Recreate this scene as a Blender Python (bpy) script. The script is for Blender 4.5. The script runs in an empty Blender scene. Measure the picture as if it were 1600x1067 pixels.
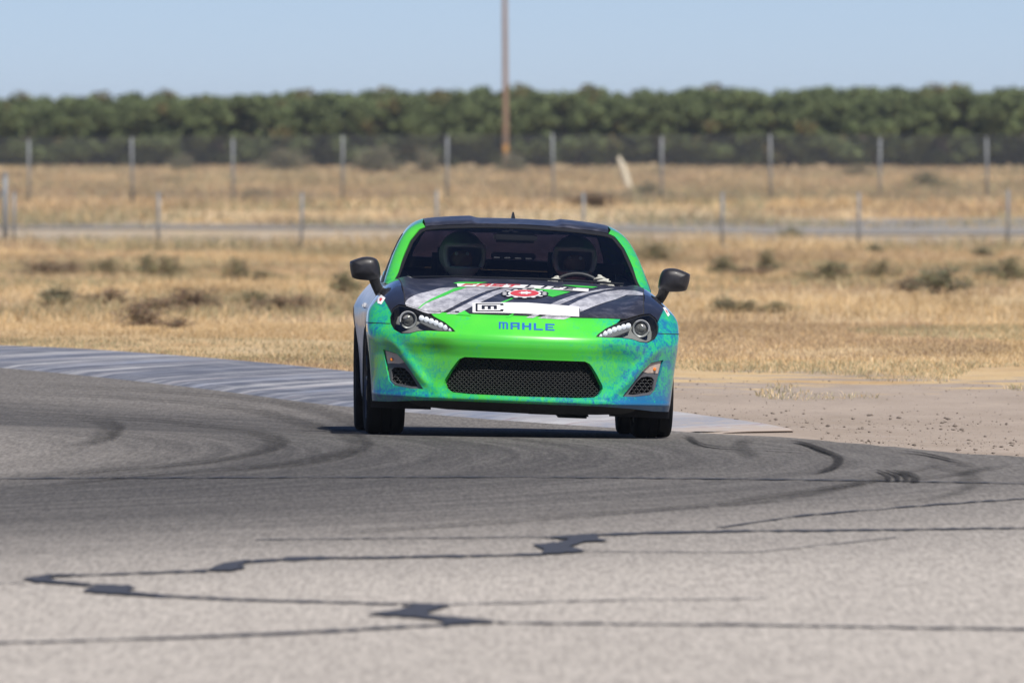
import bpy, bmesh, math, random
import numpy as np
from mathutils import Vector, Matrix
from mathutils.geometry import delaunay_2d_cdt

random.seed(7)
rng = np.random.default_rng(11)
SC = bpy.context.scene
COL = SC.collection
R = math.radians

# ------------------------------------------------------------------ camera, sky, sun, exposure
CAM_H = 1.76
F_PX = 22222.0                       # focal length in pixels of the 1600 px wide photograph
PITCH = math.atan(343.5 / F_PX)
cam = bpy.data.cameras.new('camera')
cam.lens = 500; cam.sensor_width = 36; cam.clip_start = 1; cam.clip_end = 30000
cam.dof.use_dof = True; cam.dof.focus_distance = 80.0; cam.dof.aperture_fstop = 9
camo = bpy.data.objects.new('camera', cam); COL.objects.link(camo)
camo.location = (0, 0, CAM_H); camo.rotation_euler = (R(90) - PITCH, 0, 0)
SC.camera = camo

SUN_DIR = Vector((0.31, -0.58, 1.0)).normalized()      # towards the sun
world = bpy.data.worlds.new('World'); SC.world = world; world.use_nodes = True
wn = world.node_tree.nodes; wl = world.node_tree.links
bg = wn['Background']
sky = wn.new('ShaderNodeTexSky'); sky.sky_type = 'NISHITA'; sky.sun_disc = False
sky.sun_elevation = math.asin(SUN_DIR.z)
sky.sun_rotation = math.atan2(SUN_DIR.x, SUN_DIR.y)
sky.altitude = 0; sky.air_density = 0.55; sky.dust_density = 0.0; sky.ozone_density = 9.0
tn = wn.new('ShaderNodeMix'); tn.data_type = 'RGBA'; tn.blend_type = 'MULTIPLY'; tn.inputs[0].default_value = 1
wl.new(sky.outputs[0], tn.inputs[6]); tn.inputs[7].default_value = (1.03, .943, 1.0, 1); wl.new(tn.outputs[2], bg.inputs[0])
bg.inputs[1].default_value = 0.0686
sun = bpy.data.lights.new('sun', 'SUN'); sun.energy = 4.3; sun.angle = R(0.53); sun.color = (1.0, 0.95, 0.875)
suno = bpy.data.objects.new('sun', sun); COL.objects.link(suno)
suno.rotation_euler = SUN_DIR.to_track_quat('Z', 'Y').to_euler()
SC.view_settings.view_transform = 'Standard'; SC.view_settings.look = 'None'
SC.view_settings.exposure = 0.42; SC.view_settings.gamma = 1
SC.render.engine = 'CYCLES'
SC.cycles.use_denoising = True
SC.cycles.max_bounces = 8; SC.cycles.transparent_max_bounces = 16
SC.cycles.caustics_reflective = False; SC.cycles.caustics_refractive = False


# ------------------------------------------------------------------ small numeric helpers
class PC:                                            # monotone cubic through points
    def __init__(s, pts):
        s.x = np.array([p[0] for p in pts], float); s.y = np.array([p[1] for p in pts], float)
        h = np.diff(s.x); d = np.diff(s.y) / h
        m = np.zeros_like(s.x); m[0] = d[0]; m[-1] = d[-1]
        for i in range(1, len(d)):
            if d[i - 1] * d[i] > 0:
                w1 = 2 * h[i] + h[i - 1]; w2 = h[i] + 2 * h[i - 1]
                m[i] = (w1 + w2) / (w1 / d[i - 1] + w2 / d[i])
        s.m = m
        sp = s.x[-1] - s.x[0]; s.tx = np.linspace(s.x[0] - .02 * sp, s.x[-1] + .02 * sp, 9001); s.ty = s.ev(s.tx)
    def __call__(s, t): return np.interp(t, s.tx, s.ty)
    def ev(s, t):
        t = np.asarray(t, float)
        i = np.clip(np.searchsorted(s.x, t) - 1, 0, len(s.x) - 2)
        h = s.x[i + 1] - s.x[i]; u = (t - s.x[i]) / h
        uc = np.clip(u, 0, 1)
        r = ((2 * uc**3 - 3 * uc**2 + 1) * s.y[i] + (uc**3 - 2 * uc**2 + uc) * h * s.m[i]
             + (-2 * uc**3 + 3 * uc**2) * s.y[i + 1] + (uc**3 - uc**2) * h * s.m[i + 1])
        return r + np.where(u < 0, u * h * s.m[i], 0) + np.where(u > 1, (u - 1) * h * s.m[i + 1], 0)

def smax(a, b, k):
    h = np.minimum(np.maximum(.5 + .5 * (a - b) / k, 0), 1)
    return b + (a - b) * h + k * h * (1 - h)

def sstep(a, b, t):
    u = np.minimum(np.maximum((t - a) / (b - a), 0), 1)
    return u * u * (3 - 2 * u)

_NT = rng.random((256, 256))
def vnoise(x, y, sc):
    x = np.asarray(x, float) * sc; y = np.asarray(y, float) * sc
    xi = np.floor(x).astype(int); yi = np.floor(y).astype(int)
    fx = x - xi; fy = y - yi; fx = fx * fx * (3 - 2 * fx); fy = fy * fy * (3 - 2 * fy)
    T = lambda a, b: _NT[a % 256, b % 256]
    return (T(xi, yi) * (1 - fx) + T(xi + 1, yi) * fx) * (1 - fy) + (T(xi, yi + 1) * (1 - fx) + T(xi + 1, yi + 1) * fx) * fy

def in_poly(px, py, poly):
    poly = np.asarray(poly, float); px = np.asarray(px); py = np.asarray(py)
    r = np.zeros(px.shape, bool); n = len(poly); j = n - 1
    for i in range(n):
        xi, yi = poly[i]; xj, yj = poly[j]
        if yi != yj:
            c = ((yi > py) != (yj > py)) & (px < (xj - xi) * (py - yi) / (yj - yi) + xi)
            r ^= c
        j = i
    return r

def densify(poly, step, closed=True):
    poly = [tuple(map(float, p)) for p in poly]; out = []
    n = len(poly)
    for i in range(n if closed else n - 1):
        a = poly[i]; b = poly[(i + 1) % n]
        k = max(1, int(math.ceil(math.dist(a, b) / step)))
        for q in range(k):
            t = q / k; out.append(tuple(a[c] + (b[c] - a[c]) * t for c in range(len(a))))
    if not closed: out.append(poly[-1])
    return out

def smooth_poly(pts, n=6, closed=False):
    P = np.array(pts, float); N = len(P); out = []
    rngi = range(N if closed else N - 1)
    for i in rngi:
        p0 = P[(i - 1) % N] if closed or i > 0 else P[i]; p1 = P[i]; p2 = P[(i + 1) % N]
        p3 = P[(i + 2) % N] if closed or i + 2 < N else P[i + 1]
        for k in range(n):
            t = k / n
            out.append(.5 * (2 * p1 + (p2 - p0) * t + (2 * p0 - 5 * p1 + 4 * p2 - p3) * t * t + (3 * p1 - p0 - 3 * p2 + p3) * t**3))
    if not closed: out.append(P[-1])
    return [tuple(p) for p in out]

def triangulate(outline, holes, step, scale=(1, 1)):
    S = np.array(scale, float)
    loops = [np.array(densify((np.array(l, float) * S).tolist(), step)) for l in [outline] + list(holes)]
    pts = []; edges = []
    for l in loops:
        b = len(pts); n = len(l); pts += [Vector(p) for p in l]
        edges += [(b + i, b + (i + 1) % n) for i in range(n)]
    lo = loops[0].min(0); hi = loops[0].max(0)
    gx, gy = np.meshgrid(np.arange(lo[0] + step / 2, hi[0], step), np.arange(lo[1] + step / 2, hi[1], step))
    gx = gx.copy(); gx[1::2] += step / 2
    gx = gx.ravel(); gy = gy.ravel()
    keep = in_poly(gx, gy, loops[0])
    for l in loops[1:]: keep &= ~in_poly(gx, gy, l)
    gx = gx[keep]; gy = gy[keep]
    allb = np.vstack(loops)
    if len(gx):
        d = np.full(len(gx), 9e9)
        for s in range(0, len(allb), 400):
            q = allb[s:s + 400]
            d = np.minimum(d, ((gx[:, None] - q[:, 0])**2 + (gy[:, None] - q[:, 1])**2).min(1))
        k = d > (.55 * step)**2
        pts += [Vector((a, b)) for a, b in zip(gx[k], gy[k])]
    v, e, f, *_ = delaunay_2d_cdt(pts, edges, [], 0, 1e-7)
    V = np.array([tuple(p) for p in v]); Fc = np.array([t for t in f if len(t) == 3])
    c = V[Fc].mean(1)
    keep = in_poly(c[:, 0], c[:, 1], loops[0])
    for l in loops[1:]: keep &= ~in_poly(c[:, 0], c[:, 1], l)
    return V / S, Fc[keep]

# ------------------------------------------------------------------ object helpers
def tag(o, label=None, cat=None, group=None, kind=None):
    if label: o['label'] = label
    if cat: o['category'] = cat
    if group: o['group'] = group
    if kind: o['kind'] = kind
    return o

def link(name, data, parent=None):
    o = bpy.data.objects.new(name, data); COL.objects.link(o)
    if parent is not None: o.parent = parent
    return o

def empty(name, loc=(0, 0, 0), rot=(0, 0, 0), parent=None):
    o = link(name, None, parent); o.location = loc; o.rotation_euler = rot
    o.empty_display_size = .1
    return o

def mesh(name, V, Fc, mat=None, parent=None, smooth=True, normals=None):
    me = bpy.data.meshes.new(name)
    me.from_pydata([tuple(p) for p in V], [], [tuple(int(i) for i in f) for f in Fc])
    me.update()
    if smooth: me.shade_smooth()
    if normals is not None: me.normals_split_custom_set_from_vertices([tuple(n) for n in normals])
    if mat: me.materials.append(mat)
    return link(name, me, parent)

def fast_mesh(name, V, T, mat, parent=None, col=None, smooth=False):   # big triangle soups
    me = bpy.data.meshes.new(name)
    me.vertices.add(len(V)); me.vertices.foreach_set('co', np.asarray(V, np.float32).ravel())
    me.loops.add(T.size); me.loops.foreach_set('vertex_index', T.astype(np.int32).ravel())
    me.polygons.add(len(T)); me.polygons.foreach_set('loop_start', np.arange(0, T.size, T.shape[1], dtype=np.int32))
    me.polygons.foreach_set('loop_total', np.full(len(T), T.shape[1], np.int32))
    if smooth: me.polygons.foreach_set('use_smooth', np.ones(len(T), bool))
    me.update(calc_edges=True)
    if col is not None:
        a = me.color_attributes.new('tint', 'FLOAT_COLOR', 'POINT')
        c = np.ones((len(V), 4), np.float32); c[:, :3] = col
        a.data.foreach_set('color', c.ravel())
    me.materials.append(mat)
    return link(name, me, parent)

def boxes_mesh(name, boxes, mat, parent=None, bevel=0.0):     # boxes: (x0,x1,y0,y1,z0,z1)
    bm = bmesh.new()
    for b in boxes:
        r = bmesh.ops.create_cube(bm, size=1)
        for v in r['verts']:
            v.co = Vector(((b[0] + b[1]) / 2 + v.co.x * (b[1] - b[0]), (b[2] + b[3]) / 2 + v.co.y * (b[3] - b[2]),
                           (b[4] + b[5]) / 2 + v.co.z * (b[5] - b[4])))
    if bevel: bmesh.ops.bevel(bm, geom=bm.edges[:], offset=bevel, segments=2, affect='EDGES')
    return from_bm(name, bm, mat, parent)

def from_bm(name, bm, mat, parent=None, smooth=True):
    me = bpy.data.meshes.new(name); bm.to_mesh(me); bm.free()
    if smooth:
        me.shade_smooth()
        try: me.set_sharp_from_angle(angle=R(40))
        except Exception: pass
    me.materials.append(mat)
    return link(name, me, parent)

def tube(bm, pts, rad, seg=8, cap=True):
    pts = [Vector(p) for p in pts]; rings = []
    rad = [rad] * len(pts) if not hasattr(rad, '__len__') else rad
    up = Vector((.123, .456, .9)).normalized()
    for i, p in enumerate(pts):
        d = (pts[min(i + 1, len(pts) - 1)] - pts[max(i - 1, 0)]).normalized()
        a = d.cross(up).normalized(); b = d.cross(a)
        rings.append([bm.verts.new(p + (a * math.cos(t) + b * math.sin(t)) * rad[i]) for t in [2 * math.pi * k / seg for k in range(seg)]])
    for A, B in zip(rings, rings[1:]):
        for k in range(seg): bm.faces.new((A[k], A[(k + 1) % seg], B[(k + 1) % seg], B[k]))
    if cap:
        bm.faces.new(rings[0][::-1]); bm.faces.new(rings[-1])

def tube_obj(name, pts, rad, mat, parent=None, seg=8):
    bm = bmesh.new(); tube(bm, pts, rad, seg)
    bmesh.ops.recalc_face_normals(bm, faces=bm.faces[:])
    return from_bm(name, bm, mat, parent)

def lathe(name, prof, axis, mat, parent=None, seg=48, loc=(0, 0, 0), closed=False):
    # prof: (r, h) about the axis 'x' or 'y' or 'z'
    V = []; Fc = []; n = len(prof)
    for k in range(seg):
        t = 2 * math.pi * k / seg; c, s = math.cos(t), math.sin(t)
        for r, h in prof:
            V.append({'x': (h, r * c, r * s), 'y': (r * c, h, r * s), 'z': (r * c, r * s, h)}[axis])
    for k in range(seg):
        for i in range(n if closed else n - 1):
            j = (i + 1) % n
            Fc.append((k * n + i, k * n + j, ((k + 1) % seg) * n + j, ((k + 1) % seg) * n + i))
    bm = bmesh.new(); vs = [bm.verts.new(p) for p in V]
    for f in Fc:
        try: bm.faces.new([vs[i] for i in f])
        except ValueError: pass
    bmesh.ops.remove_doubles(bm, verts=bm.verts[:], dist=1e-6)
    bmesh.ops.recalc_face_normals(bm, faces=bm.faces[:])
    o = from_bm(name, bm, mat, parent); o.location = loc
    return o

# ------------------------------------------------------------------ material helpers
class NT:
    def __init__(s, name):
        s.mat = bpy.data.materials.new(name); s.mat.use_nodes = True
        s.t = s.mat.node_tree; s.n = s.t.nodes; s.l = s.t.links
        s.b = s.n['Principled BSDF']; s.out = s.n['Material Output']
    def new(s, t, **kw):
        n = s.n.new(t)
        for k, v in kw.items(): setattr(n, k, v)
        return n
    def put(s, sock, v):
        if isinstance(v, bpy.types.NodeSocket): s.l.new(v, sock)
        elif v is not None:
            if hasattr(sock.default_value, '__len__') and not hasattr(v, '__len__'): v = (v,) * len(sock.default_value)
            if hasattr(v, '__len__') and len(v) == 3 and len(sock.default_value) == 4: v = (*v, 1)
            sock.default_value = v
    def m(s, op, a, b=None, c=None, clamp=False):
        n = s.new('ShaderNodeMath', operation=op, use_clamp=clamp)
        s.put(n.inputs[0], a); s.put(n.inputs[1], b)
        if c is not None: s.put(n.inputs[2], c)
        return n.outputs[0]
    def ss(s, v, a, b, lo=0., hi=1.):
        n = s.new('ShaderNodeMapRange', interpolation_type='SMOOTHSTEP')
        s.put(n.inputs[0], v); s.put(n.inputs[1], a); s.put(n.inputs[2], b); s.put(n.inputs[3], lo); s.put(n.inputs[4], hi)
        return n.outputs[0]
    def obj(s): return s.new('ShaderNodeTexCoord').outputs['Object']
    def sep(s, v):
        n = s.new('ShaderNodeSeparateXYZ'); s.put(n.inputs[0], v); return n.outputs
    def comb(s, x, y, z):
        n = s.new('ShaderNodeCombineXYZ'); s.put(n.inputs[0], x); s.put(n.inputs[1], y); s.put(n.inputs[2], z); return n.outputs[0]
    def noise(s, v, scale, detail=4, rough=.6, dist=0.):
        n = s.new('ShaderNodeTexNoise')
        if v is not None: s.put(n.inputs['Vector'], v)
        n.inputs['Scale'].default_value = scale; n.inputs['Detail'].default_value = detail
        n.inputs['Roughness'].default_value = rough; n.inputs['Distortion'].default_value = dist
        return n.outputs[0]
    def vscale(s, v, k):
        n = s.new('ShaderNodeVectorMath', operation='MULTIPLY'); s.put(n.inputs[0], v); n.inputs[1].default_value = k; return n.outputs[0]
    def mix(s, f, a, b, mode='MIX'):
        n = s.new('ShaderNodeMix', data_type='RGBA', blend_type=mode)
        s.put(n.inputs[0], f); s.put(n.inputs[6], a); s.put(n.inputs[7], b); return n.outputs[2]
    def bump(s, h, strength, dist):
        n = s.new('ShaderNodeBump'); s.put(n.inputs['Height'], h)
        n.inputs['Strength'].default_value = strength; n.inputs['Distance'].default_value = dist
        s.l.new(n.outputs[0], s.b.inputs['Normal'])
    def set(s, **kw):
        for k, v in kw.items(): s.put(s.b.inputs[k.replace('_', ' ')], v)
        return s.mat

def simple(name, col, rough=.5, metal=0., var=.12, scale=20., coat=0., spec=.5, bump=0.):
    t = NT(name); o = t.obj()
    n = t.noise(o, scale, 5)
    d = tuple(c * (1 - var) for c in col); b = tuple(min(1, c * (1 + var)) for c in col)
    t.set(Base_Color=t.mix(n, d, b), Roughness=t.m('ADD', rough - .06, t.m('MULTIPLY', n, .12)), Metallic=metal, Coat_Weight=coat, Specular_IOR_Level=spec)
    if bump: t.bump(n, bump, .01)
    return t.mat

M = {}
M['black_plastic'] = simple('black_plastic', (.012, .012, .013), .5)
M['tyre_rubber'] = simple('tyre_rubber', (.012, .012, .012), .85, scale=60, spec=.2)
M['grey_plastic'] = simple('grey_plastic', (.11, .11, .12), .5)
M['rim_metal'] = simple('rim_metal', (.10, .10, .105), .35, .8)
M['steel'] = simple('galvanised_steel', (.20, .215, .23), .6, .1, .3, 6)
M['wire'] = simple('wire_steel', (.10, .11, .12), .6, .2)
M['interior'] = simple('interior_black', (.022, .022, .025), .8)
M['seat'] = simple('seat_fabric', (.02, .02, .022), .9)
M['chrome'] = simple('reflector_chrome', (.75, .76, .78), .15, .9, .04)
M['housing'] = simple('lamp_housing', (.30, .30, .29), .3, 0., .2, 8)
M['tar'] = simple('tar_sealant', (.045, .046, .052), .6, 0, .3, 3)
M['decal_white'] = simple('decal_white', (.80, .80, .80), .4, 0, .03)
M['decal_black'] = simple('decal_black', (.015, .015, .018), .4, 0, .1)
M['decal_red'] = simple('decal_red', (.62, .06, .07), .4, 0, .1)
M['decal_blue'] = simple('decal_blue', (.015, .11, .42), .4, 0, .25, 30)
M['decal_green'] = simple('decal_green', (.06, .56, .06), .35, 0, .2, 12)

def glass(name, tint, refl=1.0, rough=.02):
    t = NT(name); t.n.remove(t.b)
    tr = t.new('ShaderNodeBsdfTransparent'); t.put(tr.inputs[0], tint)
    gl = t.new('ShaderNodeBsdfGlossy'); gl.inputs['Roughness'].default_value = rough
    fr = t.new('ShaderNodeFresnel'); fr.inputs[0].default_value = 1.5
    mx = t.new('ShaderNodeMixShader')
    t.l.new(t.m('MULTIPLY', fr.outputs[0], refl), mx.inputs[0]); t.l.new(tr.outputs[0], mx.inputs[1]); t.l.new(gl.outputs[0], mx.inputs[2])
    t.l.new(mx.outputs[0], t.out.inputs[0])
    return t.mat
M['windscreen'] = glass('windscreen_glass', (.93, .95, .97))
M['rear_glass'] = glass('rear_tinted_glass', (.075, .066, .135), .4)
M['side_glass'] = glass('side_glass', (.09, .10, .12))
M['lens_glass'] = simple('projector_glass', (.28, .28, .27), .08, .3, .2, 30, .8)
M['lens'] = glass('clear_lens', (.80, .82, .82))

def emit(name, col, st):
    t = NT(name); t.set(Base_Color=(.8, .8, .82), Emission_Color=col, Emission_Strength=st, Roughness=.3); return t.mat
M['led'] = emit('daylight_led', (.85, .9, 1.0), .45)

def livery():
    # printed wrap: bright green with blue and teal blotches, denser towards the flanks and the lower lip
    t = NT('green_blue_wrap'); o = t.obj(); x, y, z = t.sep(o)
    n1 = t.noise(o, 7, 8, .72); n2 = t.noise(t.vscale(o, (42, 42, 34)), 1, 6, .85); n3 = t.noise(o, 2.2, 3)
    r = t.ss(x, .10, .74, 0, .36); l = t.ss(x, -.42, -.84, 0, .28); b = t.ss(z, .31, .18, 0, .24)
    mid = t.m('MULTIPLY', t.m('MULTIPLY', t.ss(x, .55, .36), t.ss(x, -.55, -.36)), t.ss(z, .30, .46, 0, .10))
    B = t.m('SUBTRACT', t.m('ADD', t.m('ADD', r, l), b), mid)
    n4 = t.noise(t.vscale(o, (110, 110, 95)), 1, 3, .7)
    spk = t.m('ADD', t.m('MULTIPLY', t.m('SUBTRACT', n2, .5), 1.15), t.m('MULTIPLY', t.m('SUBTRACT', n4, .5), .5))
    cl = t.m('ADD', t.m('MULTIPLY', t.m('SUBTRACT', n1, .5), .95), t.m('MULTIPLY', t.m('SUBTRACT', n3, .5), .35))
    B = t.m('SUBTRACT', B, t.ss(z, .78, .90, 0, .26))
    s2 = t.m('ADD', t.m('ADD', B, cl), spk)
    f1 = t.ss(s2, -.02, .36); f2 = t.ss(s2, .27, .52)
    yel = t.ss(n3, .45, .7, 0, .5)
    g = t.mix(yel, (.066, .58, .045), (.14, .70, .045))
    c = t.mix(f1, g, (.016, .45, .22)); c = t.mix(f2, c, (.012, .15, .33))
    t.set(Base_Color=c, Roughness=.32, Coat_Weight=1.0, Coat_Roughness=.035)
    return t
M['wrap'] = livery().mat

def black_wrap():
    t = NT('black_brushed_wrap'); o = t.obj()
    n = t.noise(o, 9, 8, .75); n2 = t.noise(o, 40, 5, .8)
    f = t.ss(t.m('ADD', n, t.m('MULTIPLY', n2, .25)), .58, .86)
    t.set(Base_Color=t.mix(f, (.022, .022, .030), (.11, .108, .13)), Roughness=.38, Coat_Weight=.25, Coat_Roughness=.15)
    return t.mat
M['black_wrap'] = black_wrap()

def grey_wrap():
    t = NT('grey_brushed_wrap'); o = t.obj()
    n = t.noise(t.vscale(o, (10, 5, 10)), 1, 8, .75)
    t.set(Base_Color=t.mix(t.ss(n, .35, .68), (.26, .26, .29), (.66, .66, .70)), Roughness=.4, Coat_Weight=.2, Coat_Roughness=.15)
    return t.mat
M['grey_wrap'] = grey_wrap()

def fender_wrap():
    t = livery(); t.mat.name = 'fender_wrap'; o = t.obj(); x, y, z = t.sep(o)
    a = t.m('ABSOLUTE', x)
    base = t.b.inputs['Base Color'].links[0].from_socket
    n = t.noise(o, 9, 8, .75)
    blk = t.mix(t.ss(n, .5, .8), (.016, .016, .021), (.075, .073, .09))
    n2 = t.noise(o, 5, 6, .7)
    wht = t.mix(t.ss(n2, .35, .65), (.52, .53, .56), (.76, .76, .78))
    edge = t.m('ADD', .735, t.m('MULTIPLY', t.m('SUBTRACT', z, .63), .55))
    fb = t.ss(t.m('SUBTRACT', edge, a), -.004, .004)
    fw = t.ss(t.m('ADD', y, t.m('MULTIPLY', n2, .05)), -.16, -.14)
    fw2 = t.ss(y, .50, .52)
    c = t.mix(fw, base, wht); c = t.mix(t.m('MULTIPLY', fb, t.m('SUBTRACT', 1., fw2)), c, blk)
    t.set(Base_Color=c)
    return t.mat
M['fender_wrap'] = fender_wrap()

def white_wrap():
    t = NT('white_grey_wrap'); o = t.obj(); n2 = t.noise(o, 5, 6, .7)
    t.set(Base_Color=t.mix(t.ss(n2, .35, .65), (.52, .53, .56), (.76, .76, .78)), Roughness=.35, Coat_Weight=.4, Coat_Roughness=.1)
    return t.mat
M['white_wrap'] = white_wrap()

# ------------------------------------------------------------------ terrain
_pf = [(0, 0), (40, 0), (78, 0), (84, -.066), (89, -.052), (95, -.02), (104, .015), (120, -.05), (150, -.25), (200, -.56), (250, -.78),
       (300, -.90), (350, -.82), (400, -.62), (500, -.66), (720, -.70), (2000, -.7), (30000, -.7)]
_ZB = PC(_pf)
def gz(x, y):
    x = np.asarray(x, float); y = np.asarray(y, float)
    tilt = sstep(66, 78, y) * (1 - sstep(90, 110, y))
    far = sstep(110, 170, y)
    return _ZB(y) - .0150 * np.clip(x, -3.5, 3.5) * tilt + far * (vnoise(x, y, .045) - .5) * .16

def ray(px, py):
    d = Vector(((px - 800) / F_PX, 1.0, -(py - 533.5) / F_PX))
    c, s = math.cos(PITCH), math.sin(PITCH)
    return Vector((0, 0, CAM_H)), Vector((d.x, d.y * c + d.z * s, -d.y * s + d.z * c))

GT_ = np.concatenate([np.arange(30, 130, .6), np.geomspace(130, 1400, 160)])
def ground_at(px, py, lift=0.0):
    o, d = ray(px, py)
    t = GT_
    f = o.z + d.z * t - gz(d.x * t, d.y * t) - lift
    i = np.argmax(f < 0)
    if f[i] >= 0: return (d.x * 1400, 1400.)
    lo, hi = t[i - 1], t[i]
    for _ in range(22):
        m = (lo + hi) / 2
        if o.z + d.z * m - gz(d.x * m, d.y * m) - lift < 0: hi = m
        else: lo = m
    return (d.x * hi, d.y * hi)

def ground_mat():
    t = NT('dry_earth'); o = t.obj(); x, y, z = t.sep(o)
    n = t.noise(o, .35, 6, .65); n2 = t.noise(o, 3.2, 6, .7); n3 = t.noise(o, 28, 4, .7)
    v = t.noise(t.vscale(o, (1, .25, 1)), .22, 4, .6)
    dirt = t.mix(n2, (.30, .245, .205), (.42, .35, .295))
    dirt = t.mix(t.ss(n3, .35, .75), dirt, (.34, .285, .24))
    big = t.noise(t.vscale(o, (1., .30, 1)), .9, 5, .7)
    dirt = t.mix(t.ss(big, .42, .70, 0, .55), dirt, (.26, .21, .165)); dirt = t.mix(t.ss(big, .50, .25, 0, .5), dirt, (.44, .365, .30))
    straw = t.mix(n, (.48, .345, .19), (.60, .46, .275)); straw = t.mix(t.ss(big, .45, .72, 0, .7), straw, (.40, .245, .115)); straw = t.mix(t.ss(big, .45, .28, 0, .5), straw, (.52, .43, .31)); straw = t.mix(t.ss(n2, .5, .8, 0, .5), straw, (.40, .28, .15)); straw = t.mix(t.ss(n3, .45, .7, 0, .6), straw, (.36, .26, .145))
    # gravel yard and access road strip between the two fences
    grav = t.mix(n2, (.33, .28, .22), (.45, .385, .31))
    wob = t.m('ADD', t.m('MULTIPLY', t.m('SUBTRACT', v, .5), 26.), t.m('MULTIPLY', t.m('SUBTRACT', n2, .5), 14.))
    yy = t.m('ADD', y, wob)
    strip = t.m('MULTIPLY', t.m('MULTIPLY', t.ss(yy, 290, 312), t.ss(yy, 366, 348)), t.ss(n, .35, .55, .35, 1.))
    near = t.m('ADD', y, t.m('ADD', t.m('MULTIPLY', t.m('SUBTRACT', t.noise(o, 1.1, 4, .6), .5), 26.), t.m('MULTIPLY', x, -.4)))
    isstraw = t.m('MULTIPLY', t.ss(near, 95.5, 99), t.ss(t.m('ADD', n, t.m('MULTIPLY', v, .5)), .42, .62, .35, 1.))
    c = t.mix(isstraw, dirt, straw); c = t.mix(strip, c, grav)
    sand = t.m('MULTIPLY', t.m('MULTIPLY', t.ss(y, 350, 358), t.ss(y, 384, 368)), t.ss(t.noise(t.vscale(o, (1, .4, 1)), .12, 3, .5), .48, .58))
    c = t.mix(t.m('MULTIPLY', sand, .8), c, (.62, .55, .46))
    t.set(Base_Color=c, Roughness=.95, Specular_IOR_Level=.1)
    t.bump(t.m('ADD', n3, t.m('MULTIPLY', n2, 2.)), .6, .03)
    return t.mat
M['ground'] = ground_mat()

# ground: one sheet out to the horizon
ys = np.concatenate([np.arange(-60, 60, 6.), np.arange(60, 130, .5), np.arange(130, 420, 3.), np.arange(420, 900, 20.), np.geomspace(900, 16000, 24)])
xs = np.concatenate([-np.geomspace(16000, 40, 16), np.arange(-36, 36.1, 1.), np.geomspace(40, 16000, 16)])
GX, GY = np.meshgrid(xs, ys)
GV = np.column_stack([GX.ravel(), GY.ravel(), gz(GX, GY).ravel()])
nx = len(xs); idx = np.arange(len(ys) * nx).reshape(len(ys), nx)
GT = np.column_stack([idx[:-1, :-1].ravel(), idx[:-1, 1:].ravel(), idx[1:, 1:].ravel(), idx[1:, :-1].ravel()])
ground = fast_mesh('ground', GV, GT, M['ground'], smooth=True); tag(ground, kind='structure')

# ------------------------------------------------------------------ race track, kerb
CX, CY = -19.3, 74.5                              # centre of the bend the tyres swing about
def asphalt():
    t = NT('worn_asphalt'); o = t.obj(); x, y, z = t.sep(o)
    dx = t.m('SUBTRACT', x, CX); dy = t.m('SUBTRACT', y, CY)
    r = t.m('SQRT', t.m('ADD', t.m('MULTIPLY', dx, dx), t.m('MULTIPLY', dy, dy)))
    ang = t.m('ARCTAN2', dy, dx)
    rn = t.noise(t.comb(t.m('MULTIPLY', r, .55), t.m('MULTIPLY', ang, 1.3), 0.), 1, 3, .5)
    rw = t.m('ADD', r, t.m('MULTIPLY', t.m('SUBTRACT', rn, .5), 3.2))
    band = t.m('MULTIPLY', t.ss(rw, 15.9, 18.3, .5, 1.), t.ss(rw, 29.5, 19.))
    far = t.ss(y, 79, 86)
    dark = t.m('MAXIMUM', band, t.m('MULTIPLY', far, .8))
    st = t.noise(t.comb(t.m('MULTIPLY', r, 5.5), t.m('MULTIPLY', ang, 2.2), 3.), 1, 4, .65)
    st2 = t.noise(t.comb(t.m('MULTIPLY', r, 17.), t.m('MULTIPLY', ang, 5.), 8.), 1, 3, .6)
    streak = t.m('ADD', t.m('MULTIPLY', st, .7), t.m('MULTIPLY', st2, .3))
    streakf = t.ss(streak, .40, .66)
    big = t.noise(t.vscale(o, (.5, .12, 1)), 1, 4, .6)
    fine = t.noise(t.vscale(o, (48, 2.4, 1)), 1, 3, .75); grit = t.noise(t.vscale(o, (13, .7, 1)), 1, 4, .8)
    light = t.mix(big, (.342, .312, .280), (.418, .384, .346))
    rub = t.mix(t.m('MULTIPLY', streakf, t.ss(big, .3, .7, .6, 1.)), (.068, .064, .061), (.122, .115, .108))
    c = t.mix(dark, light, rub)
    mid = t.m('MULTIPLY', t.ss(y, 64, 52, 0, 1), 1.)
    c = t.mix(t.ss(streak, .56, .72, 0, .22), c, (.10, .097, .097))
    sp = t.m('ADD', t.m('MULTIPLY', t.ss(fine, .34, .66, .64, 1.36), .6), t.m('MULTIPLY', t.ss(grit, .34, .66, .80, 1.20), .4))
    c = t.mix(1., c, t.comb(sp, sp, sp), 'MULTIPLY')
    t.set(Base_Color=c, Roughness=.85, Specular_IOR_Level=.2)
    t.bump(t.m('ADD', fine, grit), .25, .004)
    return t.mat
M['asphalt'] = asphalt()

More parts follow.
